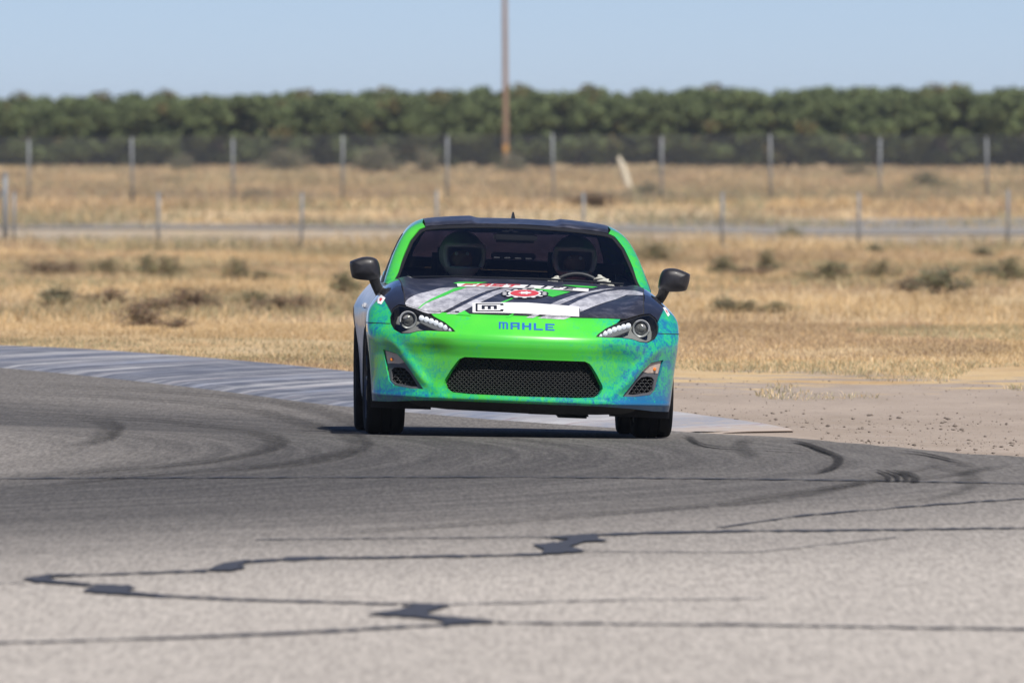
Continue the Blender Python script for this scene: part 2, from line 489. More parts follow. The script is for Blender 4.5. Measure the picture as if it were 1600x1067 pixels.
toe = smooth_poly([(1.45, 84.25), (.80, 84.1), (-1.0, 89.0), (-2.04, 93.3), (-3.57, 99.3), (-5.6, 106.), (-9.5, 115.), (-16, 126)], 10)
topk = smooth_poly([(1.66, 84.45), (1.50, 85.1), (.15, 90.1), (-.80, 94.2), (-2.25, 100.1), (-4.2, 106.8), (-8.2, 116.), (-15, 127.2)], 10)
rise = np.interp(np.arange(len(toe)), [0, 8, 16, 30, 45, 60, 71], [-.004, .022, .065, .085, .075, .06, .045])
right_edge = [ground_at(px, py) for px, py in [(1052, 677), (1100, 679.5), (1150, 682), (1205, 685), (1262, 689), (1318, 694), (1375, 699.5), (1440, 706), (1502, 712), (1560, 714), (1600, 716)]]
re2 = densify(right_edge, .5, closed=False)
re2 = [(x + .05 * (vnoise(x, y, 1.7) - .5) * 2, y + .5 * (vnoise(x, y, 2.9) - .5)) for x, y in re2]
lx, ly = right_edge[-1]
road_poly = [(lx + 1.6, ly - 4.5), (lx + 4, ly - 12), (9, 50), (14, 30), (18, 0), (18, -55), (-16, -55), (-16, 30), (-16, 80), (-18, 126)]
road_poly = re2 + road_poly + [(x - .02, y) for x, y in toe[::-1]]
def flat_panel(name, poly, mat, parent, lift, step, scale=(1, .25), kind=None):
    V, T = triangulate(poly, [], step, scale)
    z = gz(V[:, 0], V[:, 1]) + lift
    o = mesh(name, np.column_stack([V, z]), T, mat, parent)
    if kind: o['kind'] = kind
    return o
road = flat_panel('road', road_poly, M['asphalt'], None, .012, .45); tag(road, kind='structure')

def kerb_mat():
    t = NT('painted_kerb'); uv = t.new('ShaderNodeUVMap').outputs[0]; u, v, _ = t.sep(uv)
    o = t.obj(); n = t.noise(o, 2.2, 6, .7); n2 = t.noise(o, 11, 5, .75)
    sk = t.noise(t.comb(t.m('MULTIPLY', u, 2.6), t.m('MULTIPLY', v, .7), 2.), 1, 5, .7)
    ph = t.m('FRACT', t.m('ADD', t.m('MULTIPLY', u, .42), t.m('MULTIPLY', n, .06)))
    blue = t.m('MULTIPLY', t.ss(ph, .40, .56), t.ss(ph, .99, .85))
    red = t.m('MAXIMUM', t.m('MULTIPLY', t.ss(ph, .41, .425), t.ss(ph, .455, .44)), t.ss(ph, .965, .985))
    c = t.mix(blue, (.50, .50, .51), (.23, .265, .35))
    c = t.mix(t.m('MULTIPLY', red, .75), c, (.24, .11, .13))
    wear = t.ss(t.m('ADD', n, t.m('MULTIPLY', n2, .6)), .58, .88)
    c = t.mix(t.m('MULTIPLY', wear, .8), c, (.36, .355, .37))
    # rubber laid along the kerb where cars ride over it
    rub = t.noise(t.comb(t.m('MULTIPLY', v, 9.), t.m('MULTIPLY', u, .35), 0.), 1, 4, .7)
    amt = t.m('MULTIPLY', t.m('MULTIPLY', t.ss(sk, .30, .58), t.ss(rub, .15, .6, .55, 1.)), t.ss(u, 2.0, 6.5, .2, 1.))
    c = t.mix(amt, c, (.095, .105, .135))
    dust = t.m('MULTIPLY', t.ss(u, 3.6, .3), t.ss(t.m('ADD', n2, t.m('MULTIPLY', t.ss(u, 1.3, .1), .3)), .42, .68))
    c = t.mix(dust, c, (.40, .335, .285))
    t.set(Base_Color=c, Roughness=.7, Specular_IOR_Level=.3)
    t.bump(n2, .3, .01)
    return t.mat
M['kerb'] = kerb_mat()
KV = []; KF = []; KU = []; acc = 0
prof = [(-.012, -3.), (0, 0), (.08, .25), (.35, .55), (.7, .85), (.95, 1.), (1., .97), (1.02, -.9)]
for i, (a, b) in enumerate(zip(toe, topk)):
    if i: acc += math.dist(a, toe[i - 1])
    for s, h in prof:
        x = a[0] + (b[0] - a[0]) * s; y = a[1] + (b[1] - a[1]) * s
        KV.append((x, y, float(gz(x, y)) + (.010 * min(1, i / 14) + rise[i] * h if abs(h) < 1.5 else -.04))); KU.append((acc, s))
npf = len(prof)
for i in range(len(toe) - 1):
    for k in range(npf - 1):
        KF.append((i * npf + k, (i + 1) * npf + k, (i + 1) * npf + k + 1, i * npf + k + 1))
kerb = mesh('kerb', KV, [f[::-1] for f in KF], M['kerb'], smooth=False); tag(kerb, kind='structure')
uvl = kerb.data.uv_layers.new(name='UVMap')
for lp in kerb.data.loops: uvl.data[lp.index].uv = KU[lp.vertex_index]

# tar crack sealing on the road, each bead its own piece
def seam(pts, w, name='tar_seam', mat='tar', lift=.0165):
    # pts in photo pixels, w = half width in pixels (one value or one per point)
    w = [w] * len(pts) if not hasattr(w, '__len__') else w
    cen = [(*p, q) for p, q in zip(pts, w)]
    cen = densify(cen, 14, closed=False)
    A = []; B = []
    for i, (x, y, q) in enumerate(cen):
        q = q * (.45 + 1.1 * random.random()); j = (random.random() - .5) * .9
        A.append(ground_at(x, y - q + j, .016)); B.append(ground_at(x, y + q + j, .016))
    V = []; Fc = []
    for p in A + B: V.append((*p, float(gz(*p)) + lift))
    n = len(A)
    for i in range(n - 1): Fc.append((i, i + 1, n + i + 1, n + i))
    o = mesh(name, V, [f[::-1] for f in Fc], M[mat], road, smooth=False)
    return o
def blot(poly):
    P = [ground_at(x + random.uniform(-2, 2), y + random.uniform(-.7, .7), .016) for x, y in densify(poly, 7)]
    V, T = triangulate(P, [], .25, (1, .2))
    z = gz(V[:, 0], V[:, 1]) + .0195
    return mesh('tar_seam', np.column_stack([V, z]), T, M['tar'], road)
Z6 = lambda pts: [(x / 2, 740 + y / 2) for x, y in pts]
Z7 = lambda pts: [(800 + x / 2, 740 + y / 2) for x, y in pts]
seam([(-60, 747.5), (240, 746), (480, 745), (800, 744.5), (1100, 747), (1350, 750), (1660, 756)], .5)
seam(Z7([(250, 190), (450, 183), (700, 178), (1100, 175), (1600, 168), (1700, 167)]), [2.0, 1.5, 1.0, 1.2, .9, .9])
blot(Z7([(100, 199), (180, 194), (265, 187), (270, 203), (310, 210), (222, 213), (182, 228), (238, 242), (150, 249), (95, 250), (98, 236), (65, 222), (150, 214), (182, 205)]))
seam(Z7([(-420, 262), (-300, 258), (0, 253), (110, 249)]) , [1.6, 1.3, 1.2, 1.3])
seam(Z6([(760, 275), (900, 265), (1000, 262), (1180, 261)]), [3.0, 2.2, 1.8, 1.5])
blot(Z6([(635, 304), (690, 283), (755, 271), (790, 270), (742, 288), (772, 293), (720, 304)]))
seam(Z6([(645, 302), (450, 309), (250, 316), (160, 320)]), [1.5, .9, 1.0, 2.])
blot(Z6([(240, 314), (150, 316), (65, 330), (110, 338), (200, 344), (300, 352), (255, 367), (330, 375), (480, 383), (485, 376), (395, 368), (425, 357), (405, 349), (290, 346), (170, 333), (140, 326)]))
seam(Z6([(480, 379), (740, 392), (1050, 400), (1245, 406)]), [2.2, 1.5, 1.2, 1.6])
blot(Z6([(1225, 403), (1412, 410), (1395, 416), (1335, 433), (1345, 441), (1570, 463), (1390, 473), (1388, 461), (1320, 450), (1145, 440), (1250, 424), (1290, 413)]))
seam(Z6([(1400, 470), (1200, 480), (1000, 492), (750, 503), (500, 512), (200, 521), (-60, 528)]), [2.0, 1.6, 1.8, 1.3, 1.2, 1.0, .9])
seam(Z7([(-45, 464), (350, 468), (700, 470), (1000, 475), (1300, 480), (1700, 485)]), [1., .9, .9, .9, 1.1, 1.2])
seam(Z7([(-190, 406), (0, 402), (350, 392), (700, 390), (800, 386)]), [.5, .6, .5, .5, .3])
seam(Z7([(-800, 205), (-400, 200), (0, 197), (110, 197)]), .45)
seam(Z7([(235, 242), (500, 243), (750, 244), (980, 220), (1200, 198)]), .35)
seam(Z7([(640, 168), (900, 130), (1300, 97), (1700, 70)]), [.5, .8, .7, .7])
seam(Z6([(-60, 343), (75, 338)]), .4)

def mark_mat(name, lo, hi):
    t = NT(name); t.n.remove(t.b); o = t.obj()
    n = t.noise(t.vscale(o, (16, .8, 1)), 1, 5, .75)
    uv = t.new('ShaderNodeUVMap').outputs[0]; u, v, _ = t.sep(uv)
    e = t.m('MULTIPLY', t.m('MULTIPLY', t.ss(v, 0, .35), t.ss(v, 1, .65)), t.m('MULTIPLY', t.ss(u, 0, .22), t.ss(u, 1, .8)))
    f = t.m('MULTIPLY', e, t.ss(n, .2, .62, lo, hi))
    tr = t.new('ShaderNodeBsdfTransparent'); d = t.new('ShaderNodeBsdfDiffuse'); d.inputs[0].default_value = (.040, .040, .043, 1)
    mx = t.new('ShaderNodeMixShader'); t.l.new(f, mx.inputs[0]); t.l.new(tr.outputs[0], mx.inputs[1]); t.l.new(d.outputs[0], mx.inputs[2])
    t.l.new(mx.outputs[0], t.out.inputs[0]); return t.mat
M['tyre_mark'] = mark_mat('tyre_rubber_mark', .25, .85); M['tyre_mark_faint'] = mark_mat('faint_tyre_rubber_mark', .03, .26)
def tyre_mark(pts, w, mt='tyre_mark_faint'):
    P = np.array([ground_at(x, y, .016) for x, y in pts])
    P = np.array(smooth_poly(P.tolist(), 8)); n = len(P)
    tan = np.gradient(P, axis=0); tan /= np.linalg.norm(tan, axis=1)[:, None] + 1e-9
    nrm = np.column_stack([tan[:, 1], -tan[:, 0]])
    A = P + nrm * w / 2; B = P - nrm * w / 2
    V = [(x, y, float(gz(x, y)) + .0235) for x, y in np.vstack([A, B])]
    o = mesh('tyre_mark', V, [(i, i + 1, n + i + 1, n + i) for i in range(n - 1)], M[mt], road, smooth=False)
    uvl = o.data.uv_layers.new(name='UVMap')
    for lp in o.data.loops:
        i = lp.vertex_index; uvl.data[lp.index].uv = ((i % n) / (n - 1), 0. if i < n else 1.)
Z5 = lambda pts: [(1000 + x / 2.667, 560 + y / 2.667) for x, y in pts]
for pts, w in [([(600, 340), (690, 358), (770, 390), (822, 410), (825, 440), (770, 470), (690, 485)], .17),
               ([(640, 345), (730, 372), (815, 405)], .16), ([(1100, 388), (1210, 405), (1330, 434)], .12),
               ([(1010, 376), (1180, 400), (1300, 428), (1370, 450), (1385, 475), (1300, 490)], .2),
               ([(1600, 438), (1400, 468), (1280, 490), (1100, 505)], .2),
               ([(470, 335), (430, 348), (415, 370), (450, 395), (470, 420)], .24),
               ([(180, 320), (230, 350), (330, 372), (560, 383), (740, 395)], .14),
               ([(980, 465), (1030, 490), (1035, 515)], .09), ([(1010, 465), (1068, 490), (1073, 515)], .09),
               ([(1045, 465), (1105, 490), (1108, 518)], .1), ([(1080, 468), (1145, 495), (1140, 522)], .16),
               ([(1380, 500), (1385, 525), (1340, 555), (1200, 590), (980, 610)], .2),
               ([(1150, 440), (1320, 470), (1390, 495), (1300, 520)], .25)]:
    tyre_mark(Z5(pts), w * (.42 if w < .171 else .6), 'tyre_mark' if w < .171 else 'tyre_mark_faint')
for pts, w in [([(-40, 640), (120, 650), (300, 664), (430, 690), (350, 718), (180, 735), (0, 748)], .35),
               ([(-40, 612), (200, 622), (420, 648), (560, 690), (480, 724), (300, 738)], .4),
               ([(0, 600), (250, 612), (470, 636), (620, 676)], .45), ([(20, 655), (160, 660), (165, 682), (110, 700)], .4),
               ([(560, 700), (420, 728), (240, 742), (60, 760)], .3), ([(1500, 720), (1250, 775), (1000, 800), (700, 822), (480, 838)], .35),
               ([(1420, 745), (1100, 790), (800, 810)], .3)]:
    tyre_mark(pts, w * .5)
    tyre_mark([(x + 14, y - 2.5) for x, y in pts], w * .25)

# ------------------------------------------------------------------ the car: one implicit body, cut into panels
YAW = R(1.75); ROLL = math.atan(.038)
CAR = empty('race_car', (.031, 80.0, .012), (0, 0, YAW))
tag(CAR, 'green and black two-door sports coupe with sponsor stickers cornering on the track', 'car')
M_ROOT = Matrix.Translation((.031, 80.0, .012)) @ Matrix.Rotation(YAW, 4, 'Z')
M_BODY = M_ROOT @ Matrix.Rotation(ROLL, 4, 'Y')
M_INV = M_BODY.inverted()

# front face depth against height (centre line), z -> y
_yf = PC([(.05, -.66), (.13, -.745), (.17, -.80), (.195, -.835), (.215, -.830), (.30, -.824), (.42, -.826), (.46, -.833), (.50, -.840), (.518, -.840),
          (.545, -.832), (.58, -.800), (.62, -.752), (.665, -.695), (.70, -.62), (.76, -.42), (.9, .3)])
_hood = PC([(-1.2, .50), (-.85, .618), (-.70, .667), (-.5, .713), (-.2, .764), (.2, .810), (.5, .838), (.8, .856), (1.2, .862), (2.2, .875), (2.7, .925), (3.1, .935), (3.36, .925), (3.6, .88)])
_w = PC([(-.1, .80), (.10, .822), (.18, .837), (.30, .848), (.45, .860), (.56, .866), (.64, .862), (.69, .846), (.73, .822), (.785, .778), (.82, .735), (.86, .66), (1., .3)])
_wy = PC([(-1., -.03), (-.5, -.006), (-.1, .004), (.3, -.004), (.8, -.012), (1.4, -.012), (2.1, .004), (2.6, .016), (3., -.005), (3.5, -.07), (4, -.2)])
def g_body(x, y, z):
    a = np.abs(x)
    Fy = _yf(z) + .30 * (a / .8)**2.3 + .06 * np.clip((a - .55) / .3, 0, 2)**2
    # pulled-in cheeks between lower intake and fog lamp openings
    Fy = Fy + .022 * np.exp(-((a - .50) / .09)**2) * sstep(.56, .44, z) * sstep(.17, .26, z)
    # creased ridge from the headlamp down along the fog lamp, rolled corner under the intake
    rd = np.abs((a - .74) * .766 - (z - .50) * .643)
    Fy = Fy - .016 * np.exp(-(rd / .028)**2) * sstep(.20, .30, z) * sstep(.56, .46, z) - .014 * np.exp(-((a - .475) / .035)**2 - ((z - .235) / .045)**2)
    H = _hood(y) - .030 * (a / .6)**2 + .050 * np.exp(-((a - .69) / .10)**2) * sstep(-.75, -.25, y) * (1 - sstep(.5, 1.0, y)) + .012 * np.exp(-((a - .40) / .12)**2) * sstep(-.8, 0., y) * (1 - sstep(.5, 1., y))
    g = smax(Fy - y, z - H, .03)
    # wheel arch flares
    fl = .014 * np.exp(-((y / .40)**2)) * np.exp(-((z - .55) / .13)**2) + .020 * np.exp(-(((y - 2.57) / .45)**2)) * np.exp(-((z - .60) / .16)**2)
    # scooped doors
    dr = -.02 * np.exp(-((y - 1.2) / .55)**2) * np.exp(-((z - .38) / .14)**2)
    g = smax(g, a - (_w(z) + _wy(y) + fl + dr), .05)
    Ry = 3.37 - .22 * (a / .8)**3 - .05 * np.clip((.45 - z) / .3, 0, 1)**2 - .06 * np.clip((z - .75) / .2, 0, 1)**2
    return smax(g, y - Ry, .05)

_ws = PC([(.70, .40), (.80, .60), (.85, .72), (.95, .93), (1.05, 1.16), (1.12, 1.33), (1.158, 1.44), (1.2, 1.60), (1.3, 2.1)])
_rf = PC([(.6, .96), (1.0, 1.06), (1.3, 1.13), (1.44, 1.161), (1.6, 1.184), (1.9, 1.203), (2.3, 1.185), (2.7, 1.105), (3.1, .97), (3.3, .89), (3.6, .75)])
_w2 = PC([(.60, .80), (.80, .770), (.835, .758), (.90, .733), (.975, .703), (1.076, .651), (1.136, .606), (1.188, .537), (1.22, .44), (1.26, .2)])
_s2 = PC([(.5, .97), (1.0, .99), (1.4, 1.0), (2.2, .985), (2.7, .92), (3.1, .83), (3.5, .7)])
def g_top(x, y, z):
    a = np.abs(x)
    W = _ws(z) + .25 * (a / .7)**2
    H = _rf(y) - .028 * (a / .5)**2.4 - .013 * (1 - sstep(.215, .265, a)) * sstep(1.40, 1.6, y) * (1 - sstep(2.4, 2.8, y))
    g = smax(W - y, z - H, .025)
    return smax(g, a - _w2(z) * _s2(y), .05)

def bisect(g, P0, P1):
    P0 = np.array(P0, float); P1 = np.array(P1, float)
    lo = np.zeros(len(P0)); hi = np.ones(len(P0))
    for _ in range(27):
        m = (lo + hi) / 2; P = P0 + (P1 - P0) * m[:, None]
        ins = g(P[:, 0], P[:, 1], P[:, 2]) < 0
        lo = np.where(ins, m, lo); hi = np.where(ins, hi, m)
    return P0 + (P1 - P0) * ((lo + hi) / 2)[:, None]
def grad(g, P, e=.004):
    G = np.zeros_like(P)
    for i in range(3):
        d = np.zeros(3); d[i] = e
        G[:, i] = g(*(P + d).T) - g(*(P - d).T)
    return G / (np.linalg.norm(G, axis=1)[:, None] + 1e-12)

PHI_Y = .15
def p_front(g, yin=1.3):                 # (x, z) seen from the front
    def f(u, v):
        o = np.zeros_like(u); return bisect(g, np.column_stack([u, o + yin, v]), np.column_stack([u, o - 1.6, v]))
    return f
def p_phi(g, cy=PHI_Y, back=False):      # (angle about a vertical axis, z)
    def f(u, v):
        o = np.zeros_like(u); s = 1 if back else -1
        return bisect(g, np.column_stack([o, o + cy, v]), np.column_stack([2.0 * np.sin(u), cy + s * 2.0 * np.cos(u), v]))
    return f
def p_top(g, zin=.3, zout=1.6):          # (x, y) seen from above
    def f(u, v):
        o = np.zeros_like(u); return bisect(g, np.column_stack([u, v, o + zin]), np.column_stack([u, v, o + zout]))
    return f
def p_rad(g, side, ax, az):              # (y, elevation about a lengthwise axis)
    def f(u, v):
        o = np.zeros_like(u)
        return bisect(g, np.column_stack([o + side * ax, u, o + az]), np.column_stack([side * (ax + 1.5 * np.cos(v)), u, az + 1.5 * np.sin(v)]))
    return f
def to_phi(P, cy=PHI_Y): return [(math.atan2(p[0], cy - p[1]), p[2]) for p in P]
def to_rad(P, side, ax, az): return [(p[1], math.atan2(p[2] - az, side * p[0] - ax)) for p in P]
def front3(g, pts): return p_front(g)(np.array([p[0] for p in pts], float), np.array([p[1] for p in pts], float))

def panel(name, outline, holes, mp, g, mat, parent, step=.014, scale=(1, 1), rim=.012, off=0., hole_rim=None):
    V2, T = triangulate(outline, holes, step, scale)
    P = mp(V2[:, 0].copy(), V2[:, 1].copy()); N = grad(g, P); P = P + N * off
    fn = np.cross(P[T[:, 1]] - P[T[:, 0]], P[T[:, 2]] - P[T[:, 0]])
    flip = (fn * N[T].mean(1)).sum(1) < 0
    T = np.where(flip[:, None], T[:, ::-1], T)
    V = [tuple(p) for p in P]; Nn = [tuple(n) for n in N]; Fc = [tuple(t) for t in T]
    if rim:
        cnt = {}
        for t in T:
            for a, b in ((t[0], t[1]), (t[1], t[2]), (t[2], t[0])): cnt[(a, b)] = 1
        for (a, b) in list(cnt):
            if (b, a) in cnt: continue
            base = len(V); e = P[b] - P[a]; nn = np.cross(e, N[a]); nn /= np.linalg.norm(nn) + 1e-12
            for i in (a, b): V.append(tuple(P[i])); Nn.append(tuple(nn))
            for i in (b, a): V.append(tuple(P[i] - N[i] * rim)); Nn.append(tuple(nn))
            Fc.append((base + 1, base, base + 3, base + 2))
    o = mesh(name, V, Fc, mat, parent, True, Nn)
    if parent is CAR: o.rotation_euler = (0, ROLL, 0)
    return o
def mir(pts): return [(-p[0], *p[1:]) for p in pts]
def body(o):
    if o.parent is CAR: o.rotation_euler = (0, ROLL, 0)
    return o

# outlines measured in car space (x, z)
LIGHT_UP = [(.391, .563), (.405, .58), (.45, .613), (.51, .642), (.567, .664), (.62, .681), (.66, .692), (.705, .697)]
LIGHT_OUT = [(.736, .674), (.752, .632), (.748, .592)]
LIGHT_LOW = [(.729, .560), (.688, .539), (.645, .541), (.598, .556), (.54, .562), (.46, .5615)]
GR = [(0, .425), (.335, .425), (.362, .414), (.378, .396), (.41, .348), (.440, .294), (.4425, .275), (.432, .253), (.415, .237), (.392, .226), (.3, .2205), (0, .218)]
FOG = [(.785, .446), (.712, .428), (.664, .380), (.556, .2365), (.626, .236), (.722, .249), (.748, .275), (.766, .356)]
def shrink(poly, d):
    P = np.array(poly, float); n = len(P); A = np.roll(P, 1, 0) - P; B = np.roll(P, -1, 0) - P
    A /= np.linalg.norm(A, axis=1)[:, None]; B /= np.linalg.norm(B, axis=1)[:, None]
    s = .5 * np.sum(P[:, 0] * np.roll(P[:, 1], -1) - np.roll(P[:, 0], -1) * P[:, 1]); sg = 1 if s > 0 else -1
    nb = np.column_stack([-B[:, 1], B[:, 0]]) * sg; na = np.column_stack([A[:, 1], -A[:, 0]]) * sg
    m = nb + na; m /= (np.linalg.norm(m, axis=1)[:, None]); c = np.clip((m * nb).sum(1), .45, 1)
    return (P + m * (d / c)[:, None]).tolist()

gr_full = GR + mir(GR[-2:0:-1])
def arch(cy, r, z0, z1, sgn, n=10): return [(cy + sgn * math.sqrt(max(0, r * r - (z - .30)**2)), z) for z in np.linspace(z0, z1, n)]
def side3(g, pts, side=1):
    P0 = [(side * .3, p[0], p[1]) for p in pts]; P1 = [(side * 1.5, p[0], p[1]) for p in pts]
    return bisect(g, P0, P1)

half_top = [(0, .664), (.15, .6635), (.30, .6635), (.45, .666), (.532, .6635 + .001)]
upper_back = [p for p in LIGHT_UP if p[0] < .53][::-1]                     # .51 ... tip
lower_out = LIGHT_LOW[::-1] + [LIGHT_OUT[2]]
fr = front3(g_body, half_top + upper_back + lower_out)
fr = to_phi(fr)
side_edge = to_phi(side3(g_body, [(-.192, .588)] + arch(0, .345, .575, .154, -1, 9)))
bot = [(side_edge[-1][0] * k, .178) for k in (.8, .6, .4, .2)]
bot = [(p[0], z) for p, z in zip(bot, (.156, .170, .178, .178))]
half = fr + side_edge + bot
fascia_out = [(0, .664)] + half[1:] + [(0, .178)] + mir(half[:0:-1])
PH = lambda poly: to_phi(front3(g_body, densify(poly, .012)))
FS = (.95, 1)
fascia = panel('front_bumper', fascia_out, [PH(gr_full), PH(FOG), PH(mir(FOG))], p_phi(g_body), g_body, M['wrap'], CAR, .012, FS, .035)
lip_out = [(p[0] * 1., p[1]) for p in [(-1.0, .176), (-.5, .176), (0, .176), (.5, .176), (1.0, .176)]]
sa = side_edge[-1][0] * .995
lip_out = [(sa * k, .1765 if abs(k) < .5 else (.168 if abs(k) < .7 else .154)) for k in np.linspace(-.66, .66, 15)] + [(sa * k, z) for k, z in ((.66, .150), (.60, .132), (.45, .124), (.3, .122), (.12, .116), (0, .118), (-.2, .121), (-.45, .124), (-.60, .134), (-.66, .150))]
panel('chin_lip', lip_out, [], p_phi(g_body), g_body, M['black_plastic'], CAR, .014, FS, .03, -.006)

def hex_mesh(name, poly, mp, g, depth, mat, parent, w=.026, h=.0165, bar=.0022, thick=.012, phi=True):
    # honeycomb of thin bars following the surface, set back by depth
    P = np.array(poly); lo = P.min(0); hi = P.max(0); segs = []
    rows = int((hi[1] - lo[1]) / (h * .75)) + 2; cols = int((hi[0] - lo[0]) / w) + 2
    for r in range(-1, rows):
        for c in range(-1, cols):
            cx = lo[0] + (c + .5 * (r % 2)) * w; cz = lo[1] + r * h * .75
            cr = [(cx, cz + h / 2), (cx + w / 2, cz + h / 4), (cx + w / 2, cz - h / 4), (cx, cz - h / 2)]
            for a, b in zip(cr, cr[1:]): segs.append((a, b))
    S = np.array(segs); mid = S.mean(1)
    S = S[in_poly(mid[:, 0], mid[:, 1], poly)]
    d = S[:, 1] - S[:, 0]; nn = np.column_stack([-d[:, 1], d[:, 0]]); nn /= np.linalg.norm(nn, axis=1)[:, None]
    C = np.stack([S[:, 0] - nn * bar, S[:, 1] - nn * bar, S[:, 1] + nn * bar, S[:, 0] + nn * bar], 1).reshape(-1, 2)
    Q = p_front(g)(C[:, 0], C[:, 1]); A = Q + np.array([0, depth, 0]); B = A + np.array([0, thick, 0])
    n = len(S); V = np.concatenate([A.reshape(n, 4, 3), B.reshape(n, 4, 3)], 1).reshape(-1, 3)
    q = np.array([(0, 1, 2, 3), (0, 4, 5, 1), (1, 5, 6, 2), (2, 6, 7, 3), (3, 7, 4, 0)])
    T = (np.arange(n)[:, None, None] * 8 + q[None]).reshape(-1, 4)
    o = fast_mesh(name, V, T, mat, parent); o['kind'] = 'stuff'
    return body(o)
M['mesh_plastic'] = simple('grille_plastic', (.014, .014, .015), .42)
gb = panel('grille', shrink(gr_full, -.02), [], p_front(g_body), g_body, M['interior'], CAR, .03, rim=0, off=-.085)
hex_mesh('grille_mesh', shrink(gr_full, -.006), p_front(g_body), g_body, .035, M['mesh_plastic'], gb)

# headlamps, fog lamp recesses
def lathe_dir(name, prof, loc, mat, parent, seg=24, axis='y'):
    return lathe(name, prof, axis, mat, parent, seg, loc)
M['grey_light'] = simple('projector_ring', (.42, .43, .43), .35)
M['strip_grey'] = simple('strip_grey', (.16, .165, .17), .3)
M['amber'] = simple('signal_lens', (.50, .40, .34), .12, 0, .35, 40, 1.0)
LIGHT = LIGHT_UP + LIGHT_OUT + LIGHT_LOW
FOG_SIG = [(.785, .446), (.712, .428), (.683, .402), (.660, .374), (.700, .364), (.735, .366), (.766, .362)]
FOG_INNER = [(.700, .352), (.728, .348), (.742, .332), (.738, .275), (.715, .261), (.626, .249), (.592, .250), (.640, .318), (.668, .345)]
for sd in (1, -1):
    f = (lambda p: p) if sd > 0 else mir
    lamp = empty('headlight', parent=CAR); lamp.rotation_euler = (0, ROLL, 0)
    pl = f(LIGHT)
    panel('housing', PH(pl), [], p_phi(g_body), g_body, M['housing'], lamp, .014, FS, rim=0, off=-.055)
    panel('bezel', PH(pl), [PH(shrink(pl, .006))], p_phi(g_body), g_body, M['black_plastic'], lamp, .010, FS, rim=.05, off=-.004)
    panel('lens', PH(shrink(pl, .004)), [], p_phi(g_body), g_body, M['lens'], lamp, .014, FS, rim=0, off=-.003)
    c = front3(g_body, [(sd * .652, .616)])[0]
    lathe('projector', [(.0, .012), (.030, .010), (.036, .006), (.040, -.012), (.047, -.016), (.050, -.012), (.050, .02)], 'y', M['grey_light'], lamp, 32, (c[0], c[1] + .040, c[2]))
    lathe('projector_lens', [(.0, -.016), (.014, -.0145), (.026, -.008), (.034, .004)], 'y', M['lens_glass'], lamp, 28, (c[0], c[1] + .040, c[2]))
    for q in range(7):
        t = q / 6; xx = .578 + (.418 - .578) * t; zz = .634 + (.575 - .634) * t - .006 * math.sin(math.pi * t) * -1
        p = front3(g_body, [(sd * xx, zz)])[0]; rr = .0152 - .004 * (q == 6)
        lathe('running_light', [(.0, -.008), (rr * .6, -.0065), (rr, -.001), (rr, .006)], 'y', M['led'], lamp, 16, (p[0], p[1] + .020, p[2] - .004))
    strip = f([(.590, .650), (.596, .622), (.52, .590), (.46, .570), (.415, .566), (.412, .578), (.45, .600), (.51, .628)])
    panel('running_light_strip', PH(strip), [], p_phi(g_body), g_body, M['strip_grey'], lamp, .012, FS, rim=.01, off=-.024)
    # lower fog pocket
    fp = f(FOG)
    pocket = panel('fog_pocket', PH(shrink(fp, -.004)), [], p_phi(g_body), g_body, M['interior'], CAR, .014, FS, rim=0, off=-.06)
    panel('surround', PH(shrink(fp, .001)), [PH(f(FOG_INNER)), PH(shrink(f(FOG_SIG), .006))], p_phi(g_body), g_body, M['grey_plastic'], pocket, .008, FS, rim=.02, off=-.010)
    panel('turn_signal_lens', PH(shrink(f(FOG_SIG), .006)), [], p_phi(g_body), g_body, M['amber'], pocket, .012, FS, rim=0, off=-.008)
    panel('turn_signal_reflector', PH(shrink(f(FOG_SIG), .008)), [], p_phi(g_body), g_body, M['grey_light'], pocket, .012, FS, rim=0, off=-.020)
    c = front3(g_body, [(sd * .735, .392)])[0]
    lathe('turn_signal_bulb', [(0, -.014), (.008, -.011), (.011, 0), (.009, .014), (.0, .016)], 'y', simple('amber_bulb', (.85, .25, .04), .2), pocket, 14, (c[0], c[1] + .012, c[2]))
    hex_mesh('fog_mesh', f(FOG_INNER), None, g_body, .024, M['mesh_plastic'], pocket, .030, .024, .0032)

# bonnet
hood_half = [(0, .6645), (.15, .664), (.30, .664), (.45, .6665), (.533, .6655)] + [(p[0] + .0, p[1] + .003) for p in LIGHT_UP if .53 < p[0] < .665] + [(.668, .6965)]
H3 = front3(g_body, hood_half); hh = [(p[0], p[1] + .003) for p in H3]
seam_pts = [(.672, -.25), (.682, .1), (.694, .45), (.708, .80)]
hrear = [(.55, .74 + .06), (.4, .755), (.2, .71), (0, .695)]
hood_right = hh + seam_pts + hrear
hood_out = hood_right + mir(hood_right[-2:0:-1])
hood = panel('bonnet', hood_out, [], p_top(g_body), g_body, M['black_wrap'], CAR, .022, (1, .7), .015)
cow = [(x, y + .004) for x, y in [(.708, .80), (.55, .80), (.4, .755), (.2, .71), (0, .695)]]
cow = cow + mir(cow[-2::-1]) + [(-.71, 1.06), (-.4, .98), (0, .94), (.4, .98), (.71, 1.06)]
panel('cowl', cow, [], p_top(g_body), g_body, M['black_plastic'], CAR, .03, rim=0, off=-.012)

